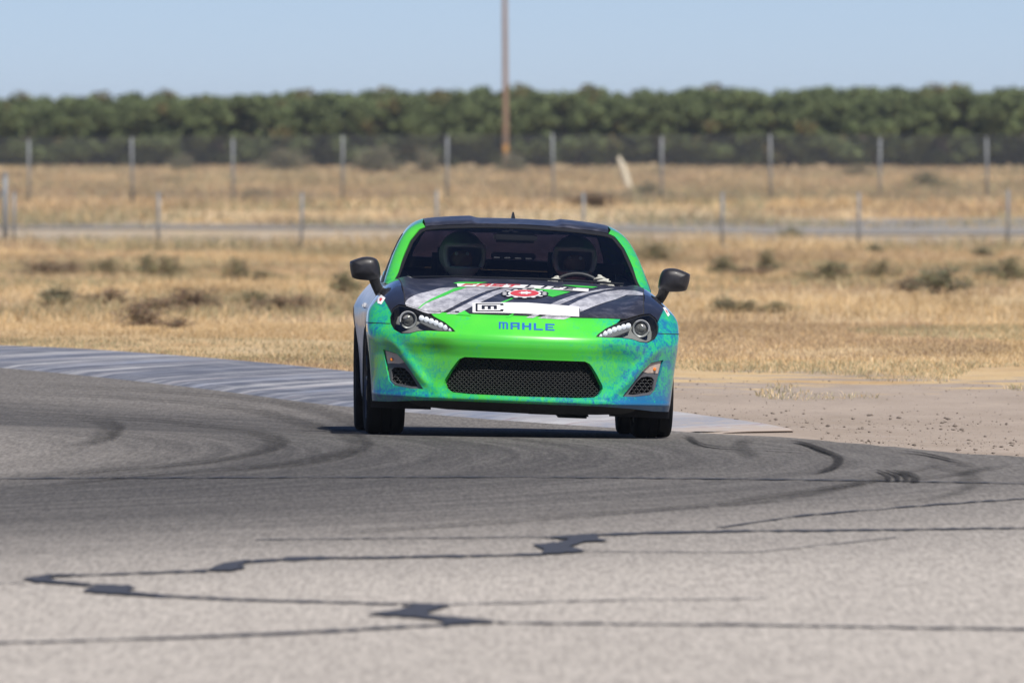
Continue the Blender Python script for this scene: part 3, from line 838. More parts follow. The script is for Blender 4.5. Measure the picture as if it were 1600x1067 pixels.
# wings (front fenders), doors, rear quarters
AX, AZ = .40, .45
for sd in (1, -1):
    f = (lambda p: p) if sd > 0 else mir
    P = p_rad(g_body, sd, AX, AZ)
    frontpts = front3(g_body, f([(.668, .6965), (.690, .699), (.706, .6985), (.738, .675), (.754, .632), (.750, .592)]))
    fo = to_rad(frontpts, sd, AX, AZ)
    ph0 = to_phi(frontpts[-1:])[0]; ph1 = to_phi(side3(g_body, [(-.192, .588)], sd))[0]
    sp = np.linspace(0, 1, 12)[1:]; spl = p_phi(g_body)(ph0[0] + (ph1[0] - ph0[0]) * sp, .5935 + (.590 - .5935) * sp)
    fo += to_rad(spl, sd, AX, AZ)
    ar = [(.345 * math.sin(t), .30 + .345 * math.cos(t)) for t in np.linspace(-.59, math.pi / 2 + .5, 18)]
    fo += to_rad(side3(g_body, ar, sd), sd, AX, AZ)
    fo += to_rad(side3(g_body, [(.60, .135), (.62, .40), (.60, .65)], sd), sd, AX, AZ)
    topr = p_top(g_body)(np.array([sd * x for x, _ in seam_pts[::-1]]), np.array([y for _, y in seam_pts[::-1]]))
    fo += to_rad(topr, sd, AX, AZ)
    panel('wing', fo, [], P, g_body, M['fender_wrap'], CAR, .018, (1, .45), .02)
    # door with sill below, then the rear quarter
    up = math.radians(63)
    do = [(.606, to_rad(side3(g_body, [(.606, .135)], sd), sd, AX, AZ)[0][1])]
    do += to_rad(side3(g_body, [(1.2, .125), (1.86, .13), (1.90, .4), (1.95, .7)], sd), sd, AX, AZ) + [(1.98, up), (1.2, up), (.80, math.radians(52)), (.70, math.radians(50))] + to_rad(side3(g_body, [(.606, .65)], sd), sd, AX, AZ)
    door = panel('door', do, [], P, g_body, M['white_wrap'], CAR, .04, (1, .45), .02)
    qo = to_rad(side3(g_body, [(1.866, .13)], sd), sd, AX, AZ)
    ar = [(2.57 - .345 * math.cos(t), .30 + .345 * math.sin(t)) for t in np.linspace(-.5, math.pi + .5, 22)]
    qo = to_rad(side3(g_body, [(1.866, .13), (2.20, .135)], sd), sd, AX, AZ) + to_rad(side3(g_body, ar, sd), sd, AX, AZ)
    qo += to_rad(side3(g_body, [(3.05, .2), (3.10, .5), (3.12, .75)], sd), sd, AX, AZ) + [(3.10, up), (2.5, up), (1.986, up)] + to_rad(side3(g_body, [(1.956, .7), (1.906, .4)], sd), sd, AX, AZ)
    panel('rear_quarter', qo, [], P, g_body, M['white_wrap'], CAR, .04, (1, .45), .02)
    bh = side3(g_body, [(1.72, .66)], sd)[0]
    boxes_mesh('door_handle', [(bh[0] - .015, bh[0] + .018, 1.62, 1.80, .645, .675)], M['white_wrap'], door, .008)
    # black wheel-arch liners
    for cy in (0, 2.57):
        V = []; Fc = []
        for k, t in enumerate(np.linspace(-.55, math.pi + .55, 22)):
            for xx in (.50, .838): V.append((sd * xx, cy - .352 * math.cos(t), .30 + .352 * math.sin(t)))
        for k in range(21): Fc.append((2 * k, 2 * k + 1, 2 * k + 3, 2 * k + 2))
        body(mesh('wheel_arch_liner', V, Fc, M['interior'], CAR))
        body(mesh('inner_wing', [(sd * .50, cy - .36, .14), (sd * .50, cy + .36, .14), (sd * .50, cy + .36, .66), (sd * .50, cy - .36, .66)], [(0, 1, 2, 3)], M['interior'], CAR))

# rear bumper and boot lid
RY = 2.6
re = [(-1.02, .2), (0, .2), (1.02, .2), (1.04, .5), (1.02, .80), (0, .80), (-1.02, .80), (-1.04, .5)]
rb = panel('rear_bumper', re, [], p_phi(g_body, RY, True), g_body, M['white_wrap'], CAR, .05, (.7, 1), .02)
for sd in (1, -1):
    panel('tail_light', [(sd * a, z) for a, z in [(.62, .62), (.92, .64), (.92, .76), (.70, .76)]], [], p_phi(g_body, RY, True), g_body, simple('tail_lens', (.35, .01, .012), .2), CAR, .05, (.7, 1), .01, .006)
panel('boot_lid', [(-.70, 2.85), (.70, 2.85), (.70, 3.18), (.5, 3.28), (0, 3.33), (-.5, 3.28), (-.70, 3.18)], [], p_top(g_body), g_body, M['black_wrap'], CAR, .05, rim=.02)

# greenhouse
WS = [(0, 1.157), (.14, 1.1545), (.27, 1.1495), (.38, 1.142), (.47, 1.134), (.525, 1.126), (.557, 1.112), (.610, 1.047), (.655, .945), (.697, .835), (.712, .79), (.4, .79), (0, .79)]
ws_full = WS + mir(WS[-2:0:-1])
screen = panel('windscreen', ws_full, [], p_front(g_top, 2.0), g_top, M['windscreen'], CAR, .025, rim=0, off=-.004)
rim_in = shrink(ws_full, .016)
rim_in = [(x, z if z < 1.0 else z) for x, z in rim_in]
panel('windscreen_border', ws_full, [rim_in], p_front(g_top, 2.0), g_top, M['black_plastic'], screen, .02, rim=.004, off=-.002)
roof_front = p_front(g_top, 2.0)(np.array([p[0] for p in WS[:6]]), np.array([p[1] + .003 for p in WS[:6]]))
rf_r = [(p[0], p[1]) for p in roof_front] + [(.53, 1.8), (.525, 2.2), (.50, 2.56), (.2, 2.62), (0, 2.63)]
roof = panel('roof', rf_r + mir(rf_r[-2:0:-1]), [], p_top(g_top), g_top, M['black_wrap'], CAR, .022, rim=.02)
rw = [(.50, 2.57), (.2, 2.63), (0, 2.64), (-.2, 2.63), (-.50, 2.57), (-.56, 3.0), (-.57, 3.16), (-.4, 3.24), (0, 3.27), (.4, 3.24), (.57, 3.16), (.56, 3.0)]
panel('rear_window', rw, [], p_top(g_top), g_top, M['rear_glass'], CAR, .05, rim=0, off=-.003)
fin = bmesh.new()
fv = [fin.verts.new(p) for p in [(-.014, 2.16, 1.168), (.014, 2.16, 1.168), (.016, 2.36, 1.16), (-.016, 2.36, 1.16), (-.004, 2.27, 1.222), (.004, 2.27, 1.222), (.004, 2.34, 1.225), (-.004, 2.34, 1.225)]]
for q in [(0, 1, 5, 4), (1, 2, 6, 5), (2, 3, 7, 6), (3, 0, 4, 7), (4, 5, 6, 7)]: fin.faces.new([fv[i] for i in q])
body(from_bm('antenna_fin', fin, M['black_plastic'], CAR))
BZ = .74
for sd in (1, -1):
    f = (lambda p: p) if sd > 0 else mir
    ed = f([(.5265, 1.1275), (.559, 1.113), (.612, 1.048), (.657, .945), (.699, .835), (.708, .80)])
    E3 = p_front(g_top, 2.0)(np.array([p[0] for p in ed]), np.array([p[1] for p in ed]))
    o = to_rad(E3, sd, 0, BZ)
    low = bisect(g_top, [(0, y, z) for y, z in ((1.2, .80), (1.8, .80), (2.4, .80), (2.9, .80), (3.16, .86))], [(sd * 1.5, y, z) for y, z in ((1.2, .80), (1.8, .80), (2.4, .80), (2.9, .80), (3.16, .86))])
    o += to_rad(low, sd, 0, BZ)
    T3 = p_top(g_top)(np.array([sd * x for x in (.57, .56, .53, .50, .525, .53)]), np.array([3.16, 3.0, 2.8, 2.56, 2.2, 1.8]))
    o += to_rad(T3, sd, 0, BZ)
    wn3 = bisect(g_top, [(0, y, z) for y, z in ((1.36, .84), (1.62, .98), (1.86, 1.06), (2.05, 1.075), (2.3, 1.04), (2.52, .96), (2.56, .90), (2.4, .86), (1.9, .84))],
                 [(sd * 1.5, y, z) for y, z in ((1.36, .84), (1.62, .98), (1.86, 1.06), (2.05, 1.075), (2.3, 1.04), (2.52, .96), (2.56, .90), (2.4, .86), (1.9, .84))])
    wo = to_rad(wn3, sd, 0, BZ)
    PR = p_rad(g_top, sd, 0, BZ)
    panel('roof_pillar', o, [wo], PR, g_top, M['wrap'], CAR, .02, (1, .6), .018)
    panel('side_window', wo, [], PR, g_top, M['side_glass'], CAR, .04, (1, .6), 0, -.006)
    # shut line seal: black strip at the base of the side glass and behind the pillar
    s3 = bisect(g_top, [(0, y, z) for y, z in ((1.10, .805), (1.30, .80), (1.34, .838), (1.60, .985), (1.84, 1.068), (1.83, 1.080), (1.56, .995))], [(sd * 1.5, y, z) for y, z in ((1.10, .805), (1.30, .80), (1.34, .838), (1.60, .985), (1.84, 1.068), (1.83, 1.080), (1.56, .995))])
    panel('window_seal', to_rad(s3, sd, 0, BZ), [], PR, g_top, M['black_plastic'], CAR, .02, (1, .6), .004, .004)

# door mirrors
MR = [(.966, .909), (.952, .925), (.888, .947), (.836, .946), (.808, .929), (.793, .885), (.790, .833), (.815, .820), (.86, .815), (.938, .823), (.956, .85)]
M['mirror_shell'] = simple('mirror_shell', (.018, .017, .020), .5, 0, .6, 45, .1)
for sd in (1, -1):
    base = smooth_poly(MR, 4, True); c = np.mean(base, 0); V = []; Fc = []; n = len(base)
    for yy, s in ((.715, .93), (.70, 1.0), (.655, 1.0), (.61, .95), (.58, .84), (.562, .62), (.555, .3)):
        for p in base: V.append((sd * (c[0] + (p[0] - c[0]) * s), yy, c[1] + (p[1] - c[1]) * s + (.006 if yy < .6 else 0)))
    for r in range(6):
        for k in range(n): Fc.append((r * n + k, r * n + (k + 1) % n, (r + 1) * n + (k + 1) % n, (r + 1) * n + k))
    Fc.append(tuple(range(6 * n, 7 * n)))
    if sd < 0: Fc = [q[::-1] for q in Fc]
    mo = body(mesh('door_mirror', V, [q[::-1] for q in Fc], M['mirror_shell'], CAR))
    V = [(sd * (c[0] + (p[0] - c[0]) * .93), .717, c[1] + (p[1] - c[1]) * .93) for p in base]
    mesh('mirror_glass', V, [tuple(range(n))], M['chrome'], mo)
    # lower black edge and the stalk down to the door
    bm = bmesh.new(); tube(bm, [(sd * .826, .655, .835), (sd * .812, .68, .79), (sd * .785, .74, .745)], [.034, .028, .030], 10)
    bmesh.ops.recalc_face_normals(bm, faces=bm.faces[:]); from_bm('mirror_stalk', bm, M['black_plastic'], mo)

# wheels
M['disc'] = simple('brake_disc', (.30, .29, .28), .35, .9)
def wheel(x, y, zc, sd, steer):
    w = empty('wheel', (x, y, zc), (0, 0, steer), CAR)
    hw = .108; r = .312
    prof = [(.222, -.095), (.25, -.106), (.285, -.108), (.302, -.100), (r - .002, -.085), (r, -.06), (r, -.032), (r - .008, -.031), (r - .008, -.024), (r, -.023), (r, .023), (r - .008, .024), (r - .008, .031), (r, .032),
            (r, .06), (r - .002, .085), (.302, .100), (.285, .108), (.25, .106), (.222, .095)]
    lathe('tyre', prof, 'x', M['tyre_rubber'], w, 72, closed=True)
    lathe('rim', [(.222, -.095), (.226, -.10), (.226, .10), (.222, .095), (.212, .07), (.205, -.07), (.212, -.095)], 'x', M['rim_metal'], w, 48, closed=True)
    bm = bmesh.new()
    for k in range(10):
        t = 2 * math.pi * k / 10
        for dt in (0,):
            c, s = math.cos(t), math.sin(t); o = sd * .07
            tube(bm, [(o, .03 * c, .03 * s), (o + sd * .012, .12 * c, .12 * s), (o + sd * .004, .213 * c, .213 * s)], [.022, .014, .018], 6)
    bmesh.ops.recalc_face_normals(bm, faces=bm.faces[:]); from_bm('spokes', bm, M['rim_metal'], w)
    lathe('hub_cap', [(0, sd * .09), (.03, sd * .088), (.042, sd * .075), (.045, 0.)], 'x', M['rim_metal'], w, 20)
    lathe('brake_disc', [(.06, sd * .01), (.15, sd * .01), (.15, sd * -.012), (.06, sd * -.012)], 'x', M['disc'], w, 32, closed=True)
for x, y, sd in ((.752, 0, 1), (-.752, 0, -1), (.760, 2.57, 1), (-.760, 2.57, -1)):
    wx = .031 + x - y * math.sin(YAW); wy = 80 + y
    zc = float(gz(wx, wy)) + .312
    wheel(x, y, zc - .0005, sd, R(1.5) if y == 0 else 0)

# underside: tray, subframe, exhaust
body(boxes_mesh('undertray', [(-.48, .48, -.60, 3.2, .175, .19)], M['interior'], CAR, .004))
body(boxes_mesh('front_subframe', [(-.40, .42, -.45, -.30, .128, .18), (.05, .40, .05, .3, .105, .18), (.22, .40, .1, .35, .090, .12)], M['interior'], CAR, .01))
body(tube_obj('exhaust_pipe', [(.12, .3, .15), (.12, 1.8, .15), (.3, 2.4, .17), (.45, 3.25, .2)], .03, M['rim_metal'], CAR, 10))
for sd in (1, -1): body(boxes_mesh('sill', [(sd * .80 - .04, sd * .80 + .04, .40, 2.18, .125, .16)], M['black_plastic'], CAR, .01))
body(tube_obj('rear_axle', [(-.7, 2.57, .28), (.7, 2.57, .28)], .035, M['interior'], CAR, 10))
body(boxes_mesh('engine_bay_wall', [(-.49, .49, .32, .36, .19, .66)], M['interior'], CAR))
body(boxes_mesh('radiator', [(-.49, .49, -.45, -.42, .2, .58)], M['interior'], CAR))

# ------------------------------------------------------------------ stickers and stripes on the bonnet (traced on the sheet itself)
def body_hits(pts, g=g_body, t0=78.6, t1=82.2):
    t = np.linspace(t0, t1, 460); O = np.array(M_INV @ Vector((0, 0, CAM_H))); D = np.array([M_INV.to_3x3() @ ray(*p)[1] for p in pts])
    P = O + D[:, None, :] * t[None, :, None]; v = g(P[..., 0], P[..., 1], P[..., 2]); i = np.maximum(np.argmax(v < 0, 1), 1); k = np.arange(len(P))
    return bisect(g, P[k, i], P[k, i - 1])
def body_hit(px, py, g=g_body, t0=78.6, t1=82.2):
    o, d = ray(px, py); o = M_INV @ o; d = M_INV.to_3x3() @ d
    t = np.linspace(t0, t1, 900)
    P = np.array(o)[None] + np.array(d)[None] * t[:, None]
    v = g(P[:, 0], P[:, 1], P[:, 2]); i = int(np.argmax(v < 0))
    if v[i] >= 0: return P[-1]
    q = bisect(g, P[i:i + 1], P[i - 1:i])
    return q[0]
def decal(name, poly, mat, parent=None, off=.0015, step=.02, px_step=4, scale=(1, .5)):
    P = body_hits(densify(poly, px_step))
    return panel(name, [(p[0], p[1]) for p in P], [], p_top(g_body), g_body, M[mat], parent or hood, step, scale, 0, off)
DA = lambda pts: [(590 + x / 6.667, 430 + y / 6.667) for x, y in pts]
DB = lambda pts: [(800 + x / 6.154, 430 + y / 6.154) for x, y in pts]
DC = lambda pts: [(700 + x / 6.957, 435 + y / 6.957) for x, y in pts]
decal('grey_stripe', smooth_poly(DA([(300, 322), (290, 285), (340, 235), (430, 195), (530, 172), (640, 140)]), 4) + DA([(740, 129), (1000, 131), (1270, 135), (1130, 170), (1020, 215), (880, 280), (760, 345), (645, 402), (530, 402), (480, 388), (400, 355)]), 'grey_wrap')
decal('grey_stripe', DA([(712, 404), (830, 345), (960, 280), (1080, 222), (1200, 172), (1318, 138), (1425, 142), (1350, 165), (1250, 200), (1120, 262), (1000, 320), (900, 372), (835, 408)]), 'grey_wrap')
decal('green_line', DA([(418, 352), (470, 305), (560, 250), (680, 195), (800, 140), (850, 128), (930, 130), (880, 148), (800, 172), (700, 218), (600, 255), (500, 298), (440, 345)]), 'decal_green', off=.003, step=.015)
decal('green_patch', DA([(815, 416), (905, 372), (978, 424)]), 'decal_green', off=.003)
decal('green_patch', DA([(785, 84), (850, 72), (1150, 75), (1050, 90), (830, 92)]), 'decal_green')
decal('green_line', DA([(1275, 288), (1400, 238), (1425, 240), (1320, 288)]), 'decal_green', off=.002)
decal('green_line', DA([(1335, 440), (1400, 405), (1425, 407), (1372, 441)]), 'decal_green', off=.002)
decal('green_patch', DC([(930, 118), (1100, 122), (1330, 150), (1140, 205), (1050, 180), (980, 140)]), 'decal_green', off=.002)
decal('green_patch', DB([(480, 98), (600, 100), (825, 114), (770, 126), (620, 116)]), 'decal_green', off=.002)
decal('grey_stripe', DB([(370, 282), (450, 245), (560, 205), (700, 165), (850, 136), (990, 128), (880, 146), (760, 172), (640, 210), (540, 250), (455, 286)]), 'grey_wrap')
decal('grey_stripe', DB([(545, 294), (640, 245), (750, 200), (900, 160), (1050, 143), (1180, 150), (1268, 172), (1265, 194), (1100, 192), (1000, 232), (900, 262), (790, 300), (655, 355), (650, 320)]), 'grey_wrap')
decal('grey_stripe', DB([(130, 410), (205, 378), (265, 382), (200, 414)]), 'grey_wrap')
decal('grey_stripe', DB([(250, 416), (330, 386), (570, 402), (500, 428)]), 'grey_wrap')
# white number-board sticker with bracketed m
bar_ = decal('white_banner', DC([(265, 268), (560, 266), (860, 268), (1150, 290), (1425, 312), (1425, 420), (1150, 405), (860, 388), (560, 378), (268, 376)]), 'decal_white', off=.003)
for poly in ([(300, 280), (322, 280), (322, 365), (300, 365)], [(322, 280), (600, 281), (600, 288), (322, 287)], [(322, 357), (600, 356), (600, 364), (322, 365)],
             [(570, 288), (604, 288), (604, 300), (570, 300)], [(570, 344), (604, 344), (604, 357), (570, 357)],
             [(366, 300), (400, 300), (400, 342), (366, 342)], [(400, 300), (530, 300), (530, 311), (400, 311)], [(432, 311), (466, 311), (466, 342), (432, 342)], [(498, 311), (532, 311), (532, 342), (498, 342)]):
    decal('bracket_letter', DC(poly), 'decal_black', bar_, off=.0048, px_step=3)
# long white banner below the screen: red and black slanted letters
fb = decal('white_banner', DC([(95, 62), (400, 64), (700, 70), (1000, 84), (1300, 103), (1530, 118), (1525, 150), (1250, 132), (950, 116), (700, 108), (400, 99), (105, 94)]), 'decal_white', off=.0032)
SEG = {'F': [(0, 0, .25, 1), (.25, .78, 1, 1), (.25, .42, .8, .6)], 'A': [(0, 0, .25, 1), (.75, 0, 1, 1), (.25, .8, .75, 1), (.25, .35, .75, .52)],
       'S': [(0, .8, 1, 1), (0, .5, .28, .8), (0, .4, 1, .58), (.72, .2, 1, .4), (0, 0, 1, .2)], 'T': [(0, .8, 1, 1), (.37, 0, .63, .8)],
       'L': [(0, 0, .26, 1), (.26, 0, 1, .2)], 'I': [(.35, 0, .65, 1)], 'E': [(0, 0, .26, 1), (.26, .8, 1, 1), (.26, .41, .85, .58), (.26, 0, 1, .2)],
       'M': [(0, 0, .2, .85), (.4, 0, .6, .85), (.8, 0, 1, .85), (0, .85, .92, 1)], 'H': [(0, 0, .27, 1), (.73, 0, 1, 1), (.27, .4, .73, .6)]}
def word(txt, x0, x1, ytop, ybot, slant, mat, parent, off, gap=.18, fn=None):
    n = len(txt); cw = (x1 - x0) / (n + gap * (n - 1))
    for i, ch in enumerate(txt):
        bx = x0 + i * cw * (1 + gap)
        for (a, b, c, d) in SEG[ch]:
            q = []
            for u, v in ((a, b), (c, b), (c, d), (a, d)):
                xx = bx + u * cw; q.append((xx + slant * v, ybot(xx) + (ytop(xx) - ybot(xx)) * v))
            fn('letter', q, mat, parent, off)
hoodletter = lambda nm, q, mat, parent, off: decal(nm, DC(q), mat, parent, off, .03, 4)
yt = lambda x: np.interp(x, [95, 400, 700, 1000, 1300, 1530], [66, 68, 74, 88, 107, 122]); yb = lambda x: np.interp(x, [95, 400, 700, 950, 1250, 1525], [88, 93, 102, 111, 127, 143])
word('FAST', 140, 740, yt, yb, 50, 'decal_red', fb, .005, fn=hoodletter)
word('LIFE', 830, 1350, yt, yb, 50, 'decal_black', fb, .005, .35, fn=hoodletter)
# round badge
def ell(cx, cy, rx, ry, n=28): return [(cx + rx * math.cos(t), cy + ry * math.sin(t)) for t in [2 * math.pi * k / n for k in range(n)]]
rb_ = decal('round_badge', DC(ell(832, 173, 262, 53)), 'decal_black', off=.0035, px_step=3)
for k in range(14):
    t = 2 * math.pi * (k + .5) / 14
    decal('badge_mark', DC(ell(832 + 222 * math.cos(t), 173 + 44 * math.sin(t), 26, 5.5, 8)), 'decal_white', rb_, .005, px_step=3)
decal('badge_ring', DC(ell(832, 173, 180, 41)), 'decal_white', rb_, .005, px_step=3)
decal('badge_disc', DC(ell(832, 172, 155, 35)), 'decal_red', rb_, .0065, px_step=3)
star = []
for k in range(14):
    t = 2 * math.pi * k / 14; q = 1 if k % 2 else .62
    star.append((840 + 80 * q * math.cos(t), 171 + 17 * q * math.sin(t)))
decal('badge_star', DC(star), 'decal_white', rb_, .008, px_step=3)
# maker's lettering on the nose
def nose(nm, q, mat, parent, off):
    P = body_hits(densify(q, 2))
    return panel(nm, to_phi(P), [], p_phi(g_body), g_body, M[mat], parent, .012, FS, 0, off)
my = lambda x: 503.2 + (x - 780) * .036
word('MAHLE', 779.5, 866.5, lambda x: my(x), lambda x: my(x) + 10.6, 0, 'decal_blue', fascia, .0015, .26, fn=nose)
# dark shut lines round the bonnet and above the bumper corners
hp = p_top(g_body)
hl = np.array(densify([p for p in hood_out if p[1] < .72], .03, closed=False) if 0 else densify(mir(hood_right[:len(hh) + 4][::-1]) + hood_right[1:len(hh) + 4], .03, closed=False))
HL = hp(hl[:, 0].copy(), hl[:, 1].copy()) - np.array([0, 0, .0005])
body(tube_obj('shut_line', [tuple(p) for p in HL], .0028, M['interior'], CAR, 5))
for sd in (1, -1):
    a0 = to_phi(front3(g_body, [(sd * .750, .592)]))[0]; a1 = to_phi(side3(g_body, [(-.192, .588)], sd))[0]; tt = np.linspace(0, 1, 20)
    SL = p_phi(g_body)(a0[0] + (a1[0] - a0[0]) * tt, .5912 + (.589 - .5912) * tt)
    body(tube_obj('shut_line', [tuple(p) for p in SL], .0026, M['interior'], CAR, 5))
# small red and white sticker on each wing
for poly in ([(590.5, 466), (596, 461), (602.5, 466), (596, 476), (590, 474)], [(1035.5, 481), (1039.5, 481), (1046.5, 492), (1043.5, 495)]):
    P = body_hits(densify(poly, 2)); sd = 1 if P[0][0] > 0 else -1
    st_ = panel('wing_sticker', to_rad(P, sd, AX, AZ), [], p_rad(g_body, sd, AX, AZ), g_body, M['decal_white'], CAR, .012, (1, .45), 0, .002)
    c = np.mean(poly, 0); P = body_hits([tuple(c + (np.array(p) - c) * .38) for p in densify(poly, 2)])
    panel('sticker_mark', to_rad(P, sd, AX, AZ), [], p_rad(g_body, sd, AX, AZ), g_body, M['decal_red'], st_, .012, (1, .45), 0, .0035)
# wipers
for pts in ([(.60, .95, .846), (.25, .83, .857), (-.12, .775, .855)], [(-.02, .77, .855), (-.35, .83, .852), (-.60, .95, .840)]):
    body(tube_obj('wiper', smooth_poly(pts, 6), .0065, M['black_plastic'], CAR, 6))

# ------------------------------------------------------------------ cabin
body(boxes_mesh('cabin_floor', [(-.70, .70, .40, 2.9, .20, .23), (-.70, -.66, .8, 2.9, .2, .80), (.66, .70, .8, 2.9, .2, .80)], M['interior'], CAR))
dash = [(-.68, .98, .80), (-.68, 1.12, .812), (-.68, 1.28, .79), (-.68, 1.32, .70), (-.68, 1.25, .50), (-.68, .95, .50)]
V = dash + [(.68, y, z) for _, y, z in dash]; n = len(dash)
body(mesh('dashboard', V, [(k, (k + 1) % n, n + (k + 1) % n, n + k) for k in range(n)] + [tuple(range(n))[::-1], tuple(range(n, 2 * n))], simple('dash_vinyl', (.055, .055, .058), .7), CAR))
for sx in (.335, -.335):
    s = empty('seat', (sx, 0, 0), (0, 0, 0), CAR); s.rotation_euler = (0, ROLL, 0)
    boxes_mesh('seat_cushion', [(-.24, .24, 1.45, 2.0, .24, .36)], M['seat'], s, .04)
    bm = bmesh.new(); r = bmesh.ops.create_cube(bm, size=1)
    for v in r['verts']:
        top = v.co.z > 0
        v.co = Vector((v.co.x * (.42 if top else .48), 1.98 + v.co.y * .12 + (.17 if top else 0), .30 if not top else .86))
    bmesh.ops.bevel(bm, geom=bm.edges[:], offset=.04, segments=3, affect='EDGES'); from_bm('seat_back', bm, M['seat'], s)
    boxes_mesh('headrest', [(-.13, .13, 2.08, 2.17, .84, 1.02)], M['seat'], s, .03)
wheel_c = Vector((.352, 1.27, .722))
sw = empty('steering_wheel', wheel_c, (R(-24), 0, 0), CAR)
sw.rotation_euler = (R(-24), ROLL, 0); sw.location = Matrix.Rotation(ROLL, 3, 'Y') @ wheel_c
lathe('wheel_ring', [(.183 + .015 * math.cos(t), .015 * math.sin(t)) for t in [2 * math.pi * k / 10 for k in range(10)]], 'y', M['black_plastic'], sw, 40, closed=True)
boxes_mesh('wheel_spokes', [(-.175, .175, -.012, .012, -.02, .02), (-.02, .02, -.012, .012, -.175, 0), (-.07, .07, -.02, .025, -.06, .06)], M['black_plastic'], sw, .008)
rv = empty('rear_view_mirror', (0, 0, 0), (0, 0, 0), CAR); rv.rotation_euler = (0, ROLL, 0)
boxes_mesh('mirror_body', [(-.135, .115, 1.40, 1.44, 1.055, 1.115)], M['black_plastic'], rv, .015)
tube_obj('mirror_mount', [(-.03, 1.44, 1.09), (-.03, 1.50, 1.12)], .02, M['black_plastic'], rv)
boxes_mesh('sensor_box', [(-.10, .02, 1.46, 1.54, 1.085, 1.125)], M['black_plastic'], rv, .015)
body(boxes_mesh('parcel_shelf', [(-.66, .66, 2.55, 3.05, .885, .943)], M['interior'], CAR))
body(boxes_mesh('rear_seat', [(-.64, .64, 2.42, 2.54, .24, .885)], M['seat'], CAR, .03))
hb = body(boxes_mesh('high_brake_light', [(-.10, .16, 2.92, 2.97, .945, .985)], M['black_plastic'], CAR, .008))
for k in range(4): boxes_mesh('brake_lamp_cell', [(-.085 + k * .062, -.05 + k * .062, 2.905, 2.919, .950, .958)], M['chrome'], hb, .001)
body(boxes_mesh('roof_lining', [(-.48, .48, 1.62, 2.50, 1.128, 1.136)], M['interior'], CAR))

# ------------------------------------------------------------------ driver and passenger
M['skin'] = simple('skin', (.42, .25, .18), .55)
M['suit'] = simple('dark_suit', (.05, .05, .06), .8)
M['suit_red'] = simple('red_suit', (.13, .016, .018), .8)
M['white_cloth'] = simple('white_cloth', (.72, .70, .62), .8)
M['helmet'] = simple('helmet_shell', (.74, .77, .78), .35, coat=.3)
M['helmet_rim'] = simple('helmet_rim', (.93, .95, .97), .4, 0, .03)
def skin_obj(name, joints, bones, mat, parent, sub=2, root=0):
    me = bpy.data.meshes.new(name); me.from_pydata([j[:3] for j in joints], bones, []); me.materials.append(mat)
    o = link(name, me, parent)
    sk = o.modifiers.new('skin', 'SKIN'); sk.use_smooth_shade = True
    sv = me.skin_vertices[0].data if me.skin_vertices else None
    if sv is None:
        bm = bmesh.new(); bm.from_mesh(me); bm.verts.layers.skin.verify(); bm.to_mesh(me); bm.free(); sv = me.skin_vertices[0].data
    for i, j in enumerate(joints):
        rr = j[3] if hasattr(j[3], '__len__') else (j[3], j[3]); sv[i].radius = rr; sv[i].use_root = (i == root)
    ss = o.modifiers.new('sub', 'SUBSURF'); ss.levels = sub; ss.render_levels = sub
    return o
def helmet_mesh(nm, c, turn, parent):
    # shell with a rectangular eye port, facing -y
    V = []; Fc = []; keepmap = {}; nu, nv = 56, 36; ax, ay, az = .130, .150, .138
    def P(u, v, k=1.):
        x = math.cos(v) * math.sin(u); y = -math.cos(v) * math.cos(u); z = math.sin(v)
        zz = z * az * k
        return (x * ax * k * (1.0 if z > 0 else 1 - .10 * z * z), y * ay * k - (.02 * max(0, -z)), zz)
    port = lambda u, v: abs(u) < .98 and -.52 < v < .40
    for j in range(nv + 1):
        for i in range(nu):
            V.append(P(-math.pi + 2 * math.pi * i / nu, -1.15 + (math.pi / 2 + 1.15) * j / nv))
    for j in range(nv):
        for i in range(nu):
            u = -math.pi + 2 * math.pi * (i + .5) / nu; v = -1.15 + (math.pi / 2 + 1.15) * (j + .5) / nv
            if port(u, v): continue
            Fc.append((j * nu + i, j * nu + (i + 1) % nu, (j + 1) * nu + (i + 1) % nu, (j + 1) * nu + i))
    h = mesh(nm, V, Fc, M['helmet'], parent); so = h.modifiers.new('shell', 'SOLIDIFY'); so.thickness = .012; so.offset = -1
    h.location = c; h.rotation_euler = (0, 0, turn)
    loop = [(-1.0, -.5), (-1.02, 0), (-1.0, .38), (-.5, .43), (0, .44), (.5, .43), (1.0, .38), (1.02, 0), (1.0, -.5)]
    loop = smooth_poly(loop, 4)
    tube_obj('visor_rim', [P(u, v, 1.02) for u, v in loop], .0145, M['helmet_rim'], h, 8)
    return h
